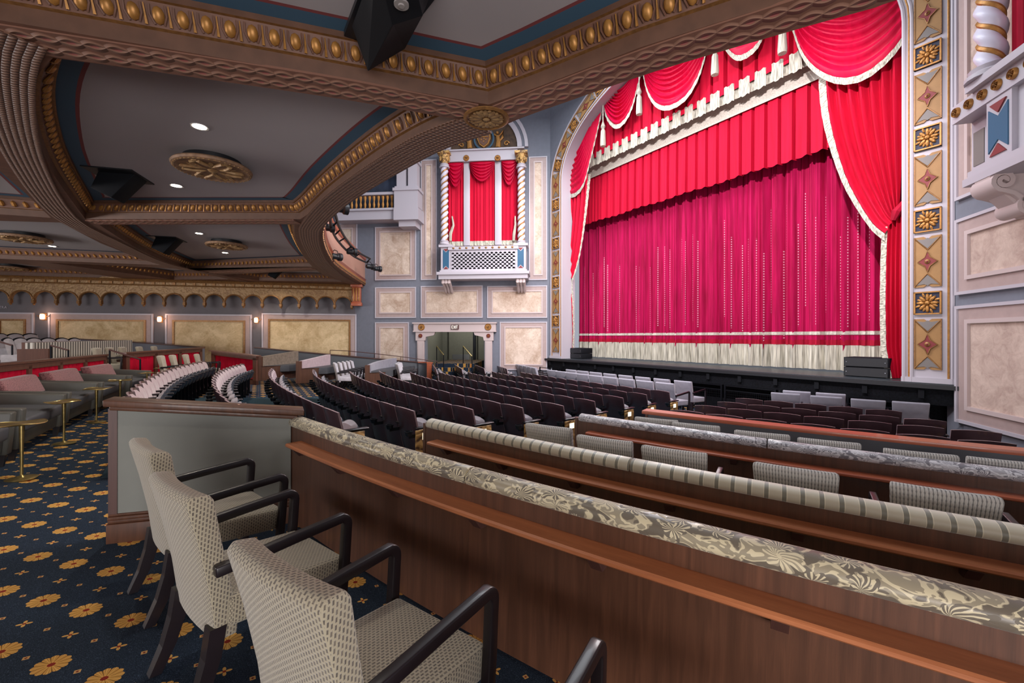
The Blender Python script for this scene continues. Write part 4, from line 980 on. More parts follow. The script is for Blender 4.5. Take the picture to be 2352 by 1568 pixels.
# ---------------------------------------------------------------- exit portal
po = thing('exit_portal', 'white pilastered doorway surround with gilt discs around the exit stairs', 'doorway', WL.P(H(1045, 850)[0], -.62, 0))
za, zb2 = H(1045, 762, .12)[1], H(1045, 740, .12)[1]; a0, a1 = H(1139, 750, .12)[0], H(950, 750, .12)[0]
mb = MB(); slabW(mb, WL, a0, a1, za, zb2, 0, .14); slabW(mb, WL, a0-.04, a1+.04, zb2-.06, zb2, 0, .2); slabW(mb, WL, a0-.02, a1+.02, za, za+.05, 0, .17); part(mb, 'lintel', M['pink_light'], po)
for s_, xa in ((1, 1), (-1, 0)):
    c_ = (H(966, 800, .1)[0] if xa else H(1122, 800, .1)[0])
    mb = MB(); slabW(mb, WL, c_-.16, c_+.16, -.62, za-.35, 0, .1); slabW(mb, WL, c_-.11, c_+.11, -.5, za-.45, .1, .13); part(mb, 'pilaster', M['pink_light'], po)
    mb = MB(); e_ = -s_; poly = [(c_+s_*.22, za-.38), (c_-s_*.2, za-.38), (c_-s_*.24, za-.22), (c_-s_*.6, za-.14), (c_-s_*.66, za), (c_+s_*.22, za)]
    mb.prism(poly, lambda a, z, d: WL.P(a, z, d), 0, .12); part(mb, 'corbel', M['pink_light'], po); disc(WL, c_, za-.17, .12, .09, 'boss', po, ('panel_red', 'gold'))
    ca = H(968, 749, .14)[0] if xa else H(1121, 749, .14)[0]; disc(WL, ca, (za+zb2)/2, .14, .15, 'gilt_disc', po)
ex = thing('exit_sign', 'small dark exit sign with lit letters on the portal lintel', 'sign', WL.P(H(1045, 749, .16)[0], (za+zb2)/2, .15))
sw, shh = .17, .1
T = WM(WL, H(1045, 749, .16)[0], (za+zb2)/2, .155)
mb = MB(); mb.box((-sw, 0, -shh), (sw, .04, shh), 0, T); part(mb, 'plate', M['exit_red'], ex)
mb = MB()
def seg(x0, z0, x1, z1, w=.012):
    d = V((x1-x0, z1-z0)).normalized(); n_ = V((-d.y, d.x))*w; P4 = [(x0+n_.x, z0+n_.y), (x1+n_.x, z1+n_.y), (x1-n_.x, z1-n_.y), (x0-n_.x, z0-n_.y)]
    mb.hexa([T @ V((-x, .041, z)) for x, z in P4], [T @ V((-x, .05, z)) for x, z in P4])
h = .065
# E X I T (mirrored x because the wall axis runs to the left)
for s_ in ((-.13, -h, -.13, h), (-.13, h, -.08, h), (-.13, 0, -.09, 0), (-.13, -h, -.08, -h), (-.055, -h, .01, h), (-.055, h, .01, -h), (.04, -h, .04, h), (.065, h, .13, h), (.0975, h, .0975, -h)): seg(*s_)
part(mb, 'letters', M['exit_light'], ex)
# lobby behind the opening
mb = MB(); q = [(dx0-.3, -.62), (dx1+.3, -.62), (dx1+.3, 3.2), (dx0-.3, 3.2)]
for (p0, p1, o0, o1) in (((dx0-.35, -.7), (dx0-.3, 3.2), -4, -.3), ((dx1+.3, -.7), (dx1+.35, 3.2), -4, -.3), ((dx0-.35, 3.15), (dx1+.35, 3.2), -4, -.3), ((dx0-.35, -.7), (dx1+.35, 3.2), -4.1, -4)):
    slabW(mb, WL, p0[0], p1[0], p0[1], p1[1], o0, o1)
struct('wall_lobby', mb, M['hall_green'])
mb = MB(); nst = 5; zl = .33; 
for k in range(nst): z1_ = -.5+(zl+.5)*(k+1)/nst; slabW(mb, WL, dx0+.55, dx1-.1, -.7, z1_, -.3-.28*(k+1)-(3.5 if k == nst-1 else 0), .55-.28*(k))
stp = mb.build('stairs', M['carpet']); tag(stp, 'short flight of flower-carpeted steps inside the exit doorway', 'stairs')
mb = MB(); a, _ = H(1058, 800, -1.9)
dd = thing('lobby_door', 'grey-green double door with steel kick plate at the top of the exit steps', 'door', WL.P(a, zl, -3.6))
mb = MB(); slabW(mb, WL, dx0+1.0, dx1-.1, zl, zl+2.3, -3.9, -3.8); part(mb, 'door_leaf', M['hall_green'], dd)
mb = MB(); slabW(mb, WL, dx0+1.4, dx1-.3, zl, zl+.28, -3.8, -3.78); part(mb, 'kick_plate', M['steel'], dd)
mb = MB(); slabW(mb, WL, dx0+1.05, dx0+1.2, zl, zl+2.4, -3.8, -3.7); part(mb, 'jamb', M['black_metal'], dd)
for (pa, pb, lab) in (((1003, 795), (1019, 815), 'left brass handrail on the exit steps'), ((1064, 795), (1084, 818), 'right brass handrail on the exit steps')):
    A_ = H(*pa, -.9); B_ = H(*pb, .25); hr = thing('handrail', lab+' with dark posts', 'handrail', WL.P(B_[0], -.6, .2), group='handrails on the exit steps')
    mb = MB(); mb.tube([WL.P(A_[0], A_[1], -.9), WL.P(B_[0], B_[1], .25)], .025, 8); part(mb, 'grip', M['brass'], hr)
    mb = MB(); mb.tube([WL.P(A_[0], A_[1], -.9), WL.P(A_[0], .1, -.9)], .022, 6); part(mb, 'post', M['black_metal'], hr); mb = MB(); mb.tube([WL.P(B_[0], B_[1], .25), WL.P(B_[0], -.6, .25)], .022, 6); part(mb, 'post', M['black_metal'], hr)

# ================================================================ BOX ON THE RIGHT WALL
rb = thing('opera_box', 'white opera box with blue inlays and twisted column on the right wall', 'theatre box', WR.P(*WR.hit(2290, 400, .5), 0))
def HR(x, y, off=0): return WR.hit(x, y, off)
def rp_(mb, n, m, **k): return part(mb, n, m, rb, **k)
O1, O2 = .3, .55
aG0 = HR(2232, 300, O1)[0]; aG1 = HR(2264, 300, O1)[0]; aU0 = HR(2266, 300, O2)[0]; aU1 = HR(2324, 300, O2)[0]; zt2 = HR(2290, 222, O2)[1]; zb3 = HR(2290, 368, O2)[1]
mb = MB(); slabW(mb, WR, aG0, aU1+3, zb3, zt2, 0, O1); slabW(mb, WR, aU0, aU1, zb3, zt2, 0, O2); rp_(mb, 'pedestal', M['white_trim'])
mb = MB(); slabW(mb, WR, aG0+.05, aG1-.02, zb3+.2, zt2-.2, O1, O1+.01); rp_(mb, 'grey_inlay', M['panel_grey'])
c_ = (aU0+aU1)/2; hw = (aU1-aU0)/2-.05; zm, zn = zb3+.15, zt2-.15
mb = MB(); mb.prism([(c_-hw, zm), (c_, zm+.16), (c_+hw, zm), (c_+hw, zn), (c_, zn-.16), (c_-hw, zn)], lambda a, z, d: WR.P(a, z, d), O2, O2+.015); rp_(mb, 'blue_inlay', M['box_blue'])
mb = MB(); mb.prism([(c_-hw+.03, zm-.06), (c_+hw-.03, zm-.06), (c_, zm+.1)], lambda a, z, d: WR.P(a, z, d), O2, O2+.02); rp_(mb, 'red_inlay', M['panel_red']); mb = MB(); mb.prism([(c_-hw+.03, zn+.06), (c_, zn-.1), (c_+hw-.03, zn+.06)], lambda a, z, d: WR.P(a, z, d), O2, O2+.02); rp_(mb, 'red_inlay', M['panel_red'])
mb = MB(); slabW(mb, WR, aG0, aU1+3, zt2, zt2+.3, 0, O2+.02); slabW(mb, WR, HR(2216, 232, O2+.12)[0], aU1+3, zt2+.3, zt2+.42, 0, O2+.12); slabW(mb, WR, HR(2222, 385, O2+.06)[0], aU1+3, zb3-.12, zb3, 0, O2+.06); slabW(mb, WR, HR(2210, 395, O2+.12)[0], aU1+3, zb3-.24, zb3-.12, 0, O2+.12); rp_(mb, 'cornice', M['white_trim'])
holes = []; g0 = aU1+.1; hz = zt2-zb3-.3
for j in range(9):
    for i in range(9): cx = g0+.1+.2*(i+.5*(j % 2)); cz = zb3+.2+hz*(j+.3)/9.5; r = .07; holes.append([(cx+r*math.cos(q), cz+(r*math.sin(q) if math.sin(q) > 0 else .3*r*math.sin(q))) for q in [PI*2*k/8+.01 for k in range(8)]])
mb = MB(); slab_poly = [(aU1, zb3), (aU1+2.4, zb3), (aU1+2.4, zt2), (aU1, zt2)]; mb.prism(slab_poly, lambda a, z, d: WR.P(a, z, d), O1+.1, O1+.18, 0, holes=holes); rp_(mb, 'lattice', M['white_trim'], smooth=False)
for k in range(7): disc(WR, aG0+.12+.28*k, zt2+.16, O2+.02, .08, 'gilt_rosette', rb)
aC, zC0 = HR(2276, 190, O2-.1); twisted(WR, aC, zt2+.55, zt2+4.2, O2-.1, .19, rb, 5)
mb = MB(); mb.lathe([(.3, 0), (.3, .06), (.24, .1), (.26, .16)], 16, WM(WR, aC, zt2+.42, O2-.1)); rp_(mb, 'column_base', M['white_trim'])
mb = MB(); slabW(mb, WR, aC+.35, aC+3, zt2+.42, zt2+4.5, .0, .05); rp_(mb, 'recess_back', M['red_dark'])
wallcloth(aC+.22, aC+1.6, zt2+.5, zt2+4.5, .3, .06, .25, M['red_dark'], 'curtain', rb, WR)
for k in range(5): 
    mb = MB(); a_ = aC+.28+.1*(k % 2)+.12*k; z_ = zt2+2.6-.5*k
    mb.grid(lambda u, v: WR.P(a_+.3*u, z_+.25*v+.35*u, .45+.05*math.sin(u*12)), 8, 2, 0, uvf=lambda u, v: (u, v)); rp_(mb, 'fringe', M['fringe'])
# scrolled bracket under the box
aV, zV = HR(2270, 402, .45)
mb = MB()
def spiral(c, r0, turns, n, sgn, ph): return [(c[0]+r0*(1-i/n*.85)*math.cos(ph+sgn*turns*2*PI*i/n), c[1]+r0*(1-i/n*.85)*math.sin(ph+sgn*turns*2*PI*i/n)) for i in range(n+1)]
w_ = .42
pts = spiral((.52, -.10), .15, 1.8, 26, 1, -PI/2)[::-1]+[(.40, -.30), (.28, -.42)]+spiral((.24, -.50), .12, 1.8, 26, -1, PI/2)
P3 = lambda o, z, a: WR.P(aV+a, zb3-.24+z, o)
mb.sweep([P3(o, z, w_/2) for o, z in pts], [(-.03, -w_/2), (.03, -w_/2), (.03, w_/2), (-.03, w_/2)], 0, up=WR.d)
mb.prism([(.0, 0), (.66, 0), (.66, -.15), (.5, -.28), (.32, -.5), (.14, -.62), (0, -.62)], lambda o, z, d: P3(o, z, d), .06, w_-.06, 0)
rp_(mb, 'scroll_bracket', M['pink_light'])
# ================================================================ FURNITURE
ORD = ['zeroth', 'first', 'second', 'third', 'fourth', 'fifth', 'sixth', 'seventh', 'eighth', 'ninth', 'tenth', 'eleventh', 'twelfth', 'thirteenth', 'fourteenth', 'fifteenth', 'sixteenth', 'seventeenth', 'eighteenth', 'nineteenth', 'twentieth', 'twenty-first', 'twenty-second']
RZ = AX-PI/2
SL = lambda s: .077-.0048*s if s > -3 else .0914
def place(root, s, t, ang, label=None, z=None, tilt=True):
    root.location = st(s, t, zf(s) if z is None else z); root.rotation_mode = 'XYZ'
    root.rotation_euler = (-math.atan(SL(s)) if tilt else 0, 0, RZ+ang) if tilt else (0, 0, RZ+ang)
    if label: root['label'] = label
    return root
# ---------------------------------------------------------------- armchair
def make_armchair(name, label, cloth, group, w=.25, simple=False):
    r = thing(name, label, 'chair', group=group)
    mb = MB(); mb.box((-w, .05, .34), (w, .57, .47)); 
    mb.build('seat', M[cloth], r, bevel=.022, seg=3)
    mb = MB(); n = 8
    path = [V((x, -.02*(1-(x/w)**2), 0)) for x in [-w+2*w*i/n for i in range(n+1)]]
    prof = [(-.10, .30), (-.02, .30), (.02, .50), (.075, .70), (.135, .885), (.118, .91), (.055, .905), (.035, .88), (-.01, .70), (-.065, .50), (-.10, .36)]
    mb.sweep(path, prof, 0)
    for i in range(len(mb.uv)):
        if mb.uv[i]: mb.uv[i] = [(b, a) if False else (a, b) for a, b in mb.uv[i]]
    mb.build('backrest', M[cloth], r, bevel=.01, seg=2)
    for sx in (-1, 1):
        mb = MB(); x = sx*(w+.022)
        pts = [(-.02, .60), (.1, .615), (.3, .645), (.47, .668)]+[(.516+.038*math.sin(a), .638+.038*math.cos(a)) for a in [math.radians(8+20*i) for i in range(5)]]+[(.556, .45), (.552, .2), (.548, -.02)]
        mb.sweep([V((x, a, b)) for a, b in pts], [(-.022, -.02), (.022, -.02), (.022, .02), (-.022, .02)], 0, up=V((1, 0, 0)))
        mb.build('armrest', M['espresso'], r, bevel=.006, seg=2)
        mb = MB(); x0 = sx*(w-.03)
        zs = [(.36, .02, .03), (.24, .012, .029), (.12, -.012, .026), (-.02, -.062, .022)]
        for i in range(3):
            (za, ya, ra), (zb, yb, rb_) = zs[i], zs[i+1]
            mb.hexa([(x0-rb_, yb-rb_, zb), (x0+rb_, yb-rb_, zb), (x0+rb_, yb+rb_, zb), (x0-rb_, yb+rb_, zb)], [(x0-ra, ya-ra, za), (x0+ra, ya-ra, za), (x0+ra, ya+ra, za), (x0-ra, ya+ra, za)])
        mb.build('leg', M['espresso'], r)
    return r
def series(proto, items, fn):
    for i, it in enumerate(items): fn(proto if i == 0 else copy_tree(proto), it)
TW = make_armchair('armchair', '', 'tweed', 'woven beige armchairs behind the nearest banquette')
fore = [(-.36, 3.16, 17, 'woven beige armchair beside the grey partition, farthest of the four behind the banquette'), (-.16, 2.32, 19, 'woven beige armchair between the one by the grey partition and the nearest full one'), (.15, 1.39, 21, 'largest woven beige armchair, fully in view nearest the lens'), (.53, .47, 24, 'woven beige armchair cut by the bottom edge, only its dark arm showing')]
def f(o, it): place(o, it[0], it[1], math.radians(it[2]), it[3])
series(TW, fore, f)
def far(proto, pts, ang, labf, group):
    for i, (s, t) in enumerate(pts):
        o = proto if i == 0 else copy_tree(proto); o['group'] = group; place(o, s+.12, t, math.radians(ang), labf(i))
TG = make_armchair('armchair', '', 'tweed_ribbed', 'grey ribbed armchairs', .215)
far(TG, [(2.36, 3.09), (2.45, 2.48), (2.67, 1.99), (3.0, 1.32), (3.34, .69), (3.66, .1)], 23, lambda i: 'grey ribbed armchair beyond the striped banquette, %s from its left end' % ORD[i+1], 'grey ribbed armchairs beyond the striped banquette')
TG2 = copy_tree(TG)
far(TG2, [(3.88, 3.08), (4.0, 2.68), (4.23, 2.13), (4.46, 1.66), (4.70, 1.10), (5.03, .66)], 26, lambda i: 'grey ribbed armchair beyond the grey damask banquette, %s from its left end' % ORD[i+1], 'grey ribbed armchairs beyond the damask banquette')
GV = make_armchair('armchair', '', 'velvet_grey', 'pale grey armchairs', .235)
g0 = GV
def arc(s0, R, tc, t): return s0+(t-tc)**2/(2*R)
far(GV, [(arc(8.94, 19, 8, t), t) for t in [6.73+.60*i for i in range(9)]], 2, lambda i: 'pale grey armchair, %s from the right end of the second row before the stage' % ORD[i+1], 'pale grey armchairs, second row before the stage')
c = copy_tree(g0); far(c, [(arc(10.02, 40, 8, t), t) for t in [6.95+.66*i for i in range(8)]], 1, lambda i: 'pale grey armchair, %s from the right end of the front row at the stage' % ORD[i+1], 'pale grey armchairs, front row at the stage')
c = copy_tree(g0); far(c, [(9.48, 4.22), (9.69, 3.58), (9.88, 2.98), (10.2, 2.46)], 20, lambda i: 'pale grey armchair, %s from the aisle behind the right-hand stage rail' % ORD[i+1], 'pale grey armchairs in the right front row')
c = copy_tree(g0); far(c, [(10.25, 4.33), (10.5, 3.79)], 18, lambda i: ['pale grey armchair at the right front rail, nearer the aisle of the two', 'pale grey armchair at the right front rail, nearer the wall of the two'][i], 'pair of pale grey armchairs at the right front rail')
c = copy_tree(g0); far(c, [(9.6+.17*i, 13.0+.52*i) for i in range(5)], -20, lambda i: 'pale grey armchair near the left wall, %s from the aisle end of its short row' % ORD[i+1], 'pale grey armchairs near the left wall')
WV_ = make_armchair('armchair', '', 'velvet_white', 'cream armchairs', .235)
far(WV_, [(2.77+.25*i, 14.6+.54*i) for i in range(5)], -6, lambda i: 'cream velvet armchair by the far low wall between two booths, %s from the seats' % ORD[i+1], 'cream armchairs between the booths')
c = copy_tree(WV_); far(c, [(4.93+.20*i, 14.9+.5*i) for i in range(4)], -8, lambda i: 'cream velvet armchair by the curved end of the low wall, %s from the seats' % ORD[i+1], 'cream armchairs by the curved low wall')
BG = make_armchair('armchair', '', 'velvet_beige', 'beige armchairs', .235)
far(BG, [(-1.64, 14.9), (-1.46, 15.7), (-1.22, 16.6), (-.98, 17.4)], -5, lambda i: 'beige velvet armchair before the red-curtained partition, %s from the left' % ORD[i+1], 'beige armchairs before the red partition')

# ---------------------------------------------------------------- banquettes (pews)
def arcpath(s0, R, tc, t0, t1, n=26, dz=0.0): return [st(arc(s0, R, tc, t), t, zf(arc(s0, R, tc, t))+dz) for t in [t0+(t1-t0)*i/n for i in range(n+1)]]
def pew(label, s0, R, t0, t1, mat, seams, ledge=.695, lw=.125, lz0=.16, up=0.0):
    tc = 8.4; r = thing('banquette', label, 'banquette', arcpath(s0, R, tc, t0, t1)[0])
    P_ = arcpath(s0, R, tc, t0, t1); ledge += up
    mb = MB(); mb.sweep(P_, [(-.05, -.06), (0, -.06), (0, .80+up), (-.05, .80+up)]); part(mb, 'back_panel', M['walnut'], r)
    cuts = [t0-.012]+seams+[t1]
    for a, b in zip(cuts[:-1], cuts[1:]):
        pp = arcpath(s0, R, tc, a-.004, b+.004, 14)
        prof = [(x, z+up) for x, z in [(.006, .785), (.020, .796), (.025, .82), (.017, .844), (-.01, .862), (-.05, .869), (-.082, .86), (-.10, .838), (-.105, .79)]]
        mb = MB(); nn = len(pp)
        mb.sweep(pp, prof, 0)
        o = part(mb, 'top_roll', M[mat], r, bevel=.006, seg=1)
        mb = MB(); mb.sweep(arcpath(s0, R, tc, a, b, 14), [(-.13, .42), (-.05, .42), (-.05, .80), (-.09, .80)]); part(mb, 'back_cushion', M[mat], r)
    mb = MB(); mb.sweep(arcpath(s0, R, tc, t0-.05, t1), [(-.46, .28), (-.12, .28), (-.12, .45), (-.46, .45)]); part(mb, 'seat_cushion', M[mat], r, bevel=.015)
    mb = MB(); mb.sweep(arcpath(s0, R, tc, t0-.03, t1), [(-.43, -.06), (-.1, -.06), (-.1, .28), (-.43, .28)]); part(mb, 'seat_base', M['walnut_dark'], r)
    mb = MB(); mb.sweep(arcpath(s0, R, tc, t0-lz0, t1), [(0, ledge-.032), (lw-.012, ledge-.032), (lw, ledge-.022), (lw, ledge-.008), (lw-.01, ledge), (0, ledge)]); part(mb, 'ledge', M['walnut_ledge'] if mat != 'damask_grey' else M['cherry'], r)
    t = t0-.3
    while t > t1+.2:
        q = arcpath(s0, R, tc, t, t-.05, 1); mb = MB(); mb.sweep(q, [(0, ledge-.1), (.05, ledge-.1), (.1, ledge-.04), (.1, ledge-.032), (0, ledge-.032)]); part(mb, 'ledge_bracket', M['walnut_dark'], r); t -= .62
    q = arcpath(s0, R, tc, t0+.035, t0, 1)
    mb = MB(); mb.sweep(q, [(-.48, -.06), (.004, -.06), (.004, .82+up), (-.06, .82+up), (-.12, .79+up), (-.15, .58), (-.48, .55)]); part(mb, 'end_panel', M['walnut'], r)
    return r
pew('nearest banquette, walnut back with a gold damask top roll', -.115, 16.3, 4.20, -1.9, 'damask', [2.13, .1], up=.03, lz0=.27)
pew('middle banquette, walnut back with a pale striped velvet top roll', .94, 15, 3.95, -1.2, 'stripe_velvet', [2.02, .0])
pew('farthest banquette of three, walnut back with a silver-grey damask top roll', 2.73, 14, 3.83, -.3, 'damask_grey', [2.02, .3], lz0=.16)
w4 = thing('low_partition', 'grey low partition with wide orange wood cap before the right-hand seats', 'partition', arcpath(3.54, 12.5, 8.4, 3.6, .1)[0])
mb = MB(); mb.sweep(arcpath(3.54, 12.5, 8.4, 3.6, .0), [(-.1, -.06), (0, -.06), (0, .86), (-.1, .86)]); part(mb, 'wall_panel', M['low_wall_blue'], w4)
mb = MB(); mb.sweep(arcpath(3.54, 12.5, 8.4, 3.66, .0), [(-.16, .86), (.04, .86), (.045, .88), (.04, .90), (-.16, .90)]); part(mb, 'wood_cap', M['cherry'], w4)
mb = MB(); mb.sweep(arcpath(3.54, 12.5, 8.4, 3.63, 3.6, 1), [(-.11, -.06), (.01, -.06), (.01, .86), (-.11, .86)]); part(mb, 'end_post', M['walnut'], w4)

# grey partition beside the nearest chairs
pa = at_floor(262, 1243); pb = at_floor(668, 1197)
pt = thing('partition', 'grey partition with walnut cap and deep skirting beside the nearest armchairs', 'partition', pa)
WP = Wall((pa.x, pa.y), (pb.x, pb.y)); za0, za1 = pa.z, pb.z; L_ = WP.L
ta = at_Y(265, 937, (WP.P(0, 0)).y); ta = WP.hit(265, 937)[1]; tb = WP.hit(668, 960)[1]
def slant(mb, a0, a1, z0, z1, y0, y1, o0, o1, mi=0):                  # z0/z1 bottom at ends, y0/y1 top at ends
    mb.prism([(a0, z0), (a1, z1), (a1, y1), (a0, y0)], lambda a, z, d: WP.P(a, z, d), o0, o1, mi)
mb = MB(); slant(mb, 0, L_, za0-.03, za1-.03, ta, tb, -.12, 0); part(mb, 'wall_panel', M['partition_grey'], pt)
mb = MB(); slant(mb, -.05, L_+.1, ta+.02, tb+.02, ta+.068, tb+.068, -.18, .05); slant(mb, -.02, L_+.05, ta-.01, tb-.01, ta+.022, tb+.022, -.15, .028); part(mb, 'wood_cap', M['walnut'], pt, bevel=.006)
mb = MB(); slant(mb, -.03, .02, za0-.03, za0-.03, ta, ta, -.13, .012); part(mb, 'corner_post', M['walnut_dark'], pt)
mb = MB(); slant(mb, -.035, L_, za0-.03, za1-.03, za0+.14, za1+.14, -.12, .04); slant(mb, -.03, L_, za0+.14, za1+.14, za0+.165, za1+.165, -.12, .026); slant(mb, -.03, L_, za0+.165, za1+.165, za0+.19, za1+.19, -.12, .034); slant(mb, -.03, L_, za0+.19, za1+.19, za0+.205, za1+.205, -.12, .015)
part(mb, 'skirting', M['walnut'], pt, bevel=.004)

# ---------------------------------------------------------------- theatre seats
def make_seat(name, front, end=False, grp=''):
    r = thing(name, '', 'seat', group=grp)
    W2 = .239
    def back(u, v, y):
        x = (u-.5)*2*W2
        z = .10+v*(.71-.022*((u-.5)*2)**2); return V((x, .16*(1-v)+.012-.055*(1-((u-.5)*2)**2)*.7+y, z))
    mb = MB(); nu, nv = 8, 8
    mb.grid(lambda u, v: back(u, v, 0), nu, nv); mb.grid(lambda u, v: back(1-u, v, .022), nu, nv)
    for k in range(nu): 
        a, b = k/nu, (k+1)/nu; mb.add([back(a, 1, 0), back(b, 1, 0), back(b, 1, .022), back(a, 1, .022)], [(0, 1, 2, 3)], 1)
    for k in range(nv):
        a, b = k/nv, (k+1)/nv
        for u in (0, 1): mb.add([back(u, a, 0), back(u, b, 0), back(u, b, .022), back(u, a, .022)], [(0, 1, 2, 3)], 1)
    mb.build('back_panel', [M['seat_wood'], M['seat_edge_glint']], r)
    mb = MB()
    def cush(u, v): x = (u-.5)*2*(W2-.02); b = (1-abs(2*u-1)**4)*(1-abs(2*v-1)**4); return back(.5+(u-.5)*.93, .42+v*.54, .02+.05*b**.5)
    mb.grid(cush, 8, 8); mb.build('back_cushion', M[front], r)
    a = math.radians(74); X = Matrix.Translation((0, .20, .35)) @ Matrix.Rotation(a, 4, 'X')
    mb = MB()
    def pad(u, v):
        x = (u-.5)*2; y = v; rr = 1-.12*(v**3)*(x*x); b = (1-abs(2*u-1)**6)*(1-abs(2*v-1)**6); return X @ V((x*(W2-.02)*(1-.12*v**4), y*.30*rr, .02+.05*b**.5))
    mb.grid(pad, 8, 6); mb.build('seat_cushion', M['seat_pad'], r)
    mb = MB()
    def pan(u, v): p = X.inverted() @ pad(u, v); p.z = -.02-.02*math.sin(PI*u)*math.sin(PI*v) if 0 < v < 1 and 0 < u < 1 else .02; return X @ p
    mb.grid(pan, 8, 6); mb.build('seat_pan', M['seat_pan'], r)
    mb = MB(); mb.box((.2, .04, .565), (.275, .36, .59)); mb.build('armrest', M['espresso'], r, bevel=.008, seg=1)
    mb = MB(); mb.box((.225, .1, -.05), (.25, .3, .04)); mb.box((.228, .15, .0), (.247, .25, .565)); mb.build('standard', M['black_metal'], r)
    mb = MB(); X2 = Matrix.Translation((.235, -.05, .50)); mb.lathe([(.032, 0), (.042, .02), (.045, .045), (.052, .05), (.052, .058), (.038, .058), (.034, .02)], 12, X2); mb.box((.225, -.05, .47), (.245, .08, .51)); mb.build('cup_holder', M['dark_plastic'], r)
    if end:
        mb = MB(); mb.box((.262, .02, -.03), (.285, .30, .56)); mb.build('end_panel', M['carved_gold'], r, bevel=.006)
        mb = MB(); mb.box((.2855, .11, .44), (.2875, .21, .52)); mb.build('aisle_lamp', M['aisle_light'], r)
    return r
SEATS = {}
def seat_copy(front, end):
    k = (front, end)
    if k not in SEATS: SEATS[k] = make_seat('theatre_seat', front, end); return SEATS[k]
    return copy_tree(SEATS[k])
def row(s0, R, tc, t0, t1, rowname, front='velvet_grey', end=True, pitch=.485, grp=None, skip=(), shift=.0):
    n = int((t1-t0)/pitch+.5)
    for i in range(n):
        t = t0+pitch*(i+.5)
        if i in skip: continue
        ss = arc(s0, R, tc, t); o = seat_copy(front, end and i == 0); slope = (t-tc)/R
        place(o, ss, t, -math.atan(slope), 'dark wood theatre seat, %s from the aisle end of the %s' % (ORD[i+1], rowname), tilt=False)
        o['group'] = 'theatre seats of the '+rowname
row(-1.08, 35, 9.3, 6.05, 15.2, 'rearmost seat row', 'velvet_mauve', False)
row(-.22, 24.4, 9.2, 5.75, 14.3, 'second row from rear', 'velvet_mauve', False)
row(.68, 26.1, 8.9, 4.93, 12.7, 'third row from rear', 'velvet_mauve')
row(1.54, 22.0, 8.5, 4.90, 12.5, 'fourth row from rear')
row(2.37, 21.0, 8.1, 4.88, 12.2, 'fifth row from rear')
row(3.17, 20.5, 8.0, 4.88, 12.5, 'sixth row from rear')
row(3.98, 21.0, 7.7, 4.90, 12.3, 'seventh row from rear')
row(4.97, 21.0, 7.8, 5.22, 12.4, 'eighth row from rear')
row(5.95, 21.0, 7.9, 5.46, 12.4, 'ninth row from rear')
row(6.98, 21.0, 8.0, 5.74, 12.3, 'tenth row from rear')
row(8.00, 21.0, 8.0, 5.93, 12.2, 'eleventh row from rear')
mb = MB()
def fz(a, b):
    t = 6.0+7.0*b; s0 = -1.25+(t-9.3)**2/70; s = s0+(9.6-s0)*a; return st(s, t, zf(s)+.006)
mb.grid(fz, 60, 10)
mb.grid(lambda a, b: st(.62+8.98*a, 4.62+1.38*b, zf(.62+8.98*a)+.006), 60, 2)
struct('floor_seating', mb, M['carpet_teal'])
# short rows across the far aisle
for k, (s_, t_) in enumerate(((6.2, 14.3), (7.25, 14.35), (8.25, 14.4), (9.1, 14.1))):
    for i in range((6, 6, 5, 4)[k]):
        t = t_+.24+.485*i; o = seat_copy('velvet_grey', False)
        place(o, s_+.39*(t-t_), t, -.37, 'dark theatre seat near the left wall, %s from the aisle in the %s short row' % (ORD[i+1], ['rear', 'second', 'third', 'front'][k]), tilt=False); o['group'] = 'theatre seats of the short rows by the left wall'
# right-hand block
for k, (s0, t0, n) in enumerate(((4.83, 4.10, 7), (5.90, 4.33, 7), (6.88, 4.48, 6), (7.95, 4.69, 5))):
    for i in range(n):
        t = t0-.235-.472*i; o = seat_copy('velvet_grey', False); sl = (t-8.4)/12
        place(o, arc(s0, 12, 8.4, t), t, -math.atan(sl), 'dark wood theatre seat, %s from the aisle, right-hand block, %s row from the orange cap' % (ORD[i+1], ORD[k+1]), tilt=False); o['group'] = 'theatre seats of the right-hand block'

# ---------------------------------------------------------------- lounge sofas and side tables
def make_sofa():
    r = thing('lounge_sofa', '', 'sofa', group='grey leather lounge sofas with rose back cushions'); w = .72
    mb = MB(); mb.box((-w+.1, -.42, .14), (w-.1, .42, .30)); mb.build('base', M['leather'], r, bevel=.012)
    mb = MB(); mb.box((-w+.1, -.25, .30), (w-.1, .46, .45)); mb.build('seat_cushion', M['leather_seat'], r, bevel=.03, seg=3)
    mb = MB(); mb.box((-w+.1, -.48, .14), (w-.1, -.34, .62)); mb.build('backrest', M['leather'], r, bevel=.02)
    mb = MB(); mb.hexa([(-w+.09, -.34, .44), (w-.09, -.34, .44), (w-.09, -.14, .44), (-w+.09, -.14, .44)], [(-w+.09, -.44, .70), (w-.09, -.44, .70), (w-.09, -.28, .715), (-w+.09, -.28, .715)]); mb.build('back_cushion', M['rose_cloth'], r, bevel=.035, seg=4)
    for sx in (-1, 1): mb = MB(); mb.box((sx*w-.07, -.46, .13), (sx*w+.07, .45, .58)); mb.build('armrest', M['leather'], r, bevel=.014)
    for sx in (-1, 1):
        for y in (-.4, .4): mb = MB(); mb.hexa([(sx*w-.02, y-.02, -.03), (sx*w+.02, y-.02, -.03), (sx*w+.02, y+.02, -.03), (sx*w-.02, y+.02, -.03)], [(sx*w-.03, y-.03, .14), (sx*w+.03, y-.03, .14), (sx*w+.03, y+.03, .14), (sx*w-.03, y+.03, .14)]); mb.build('leg', M['espresso'], r)
    return r
sf = make_sofa()
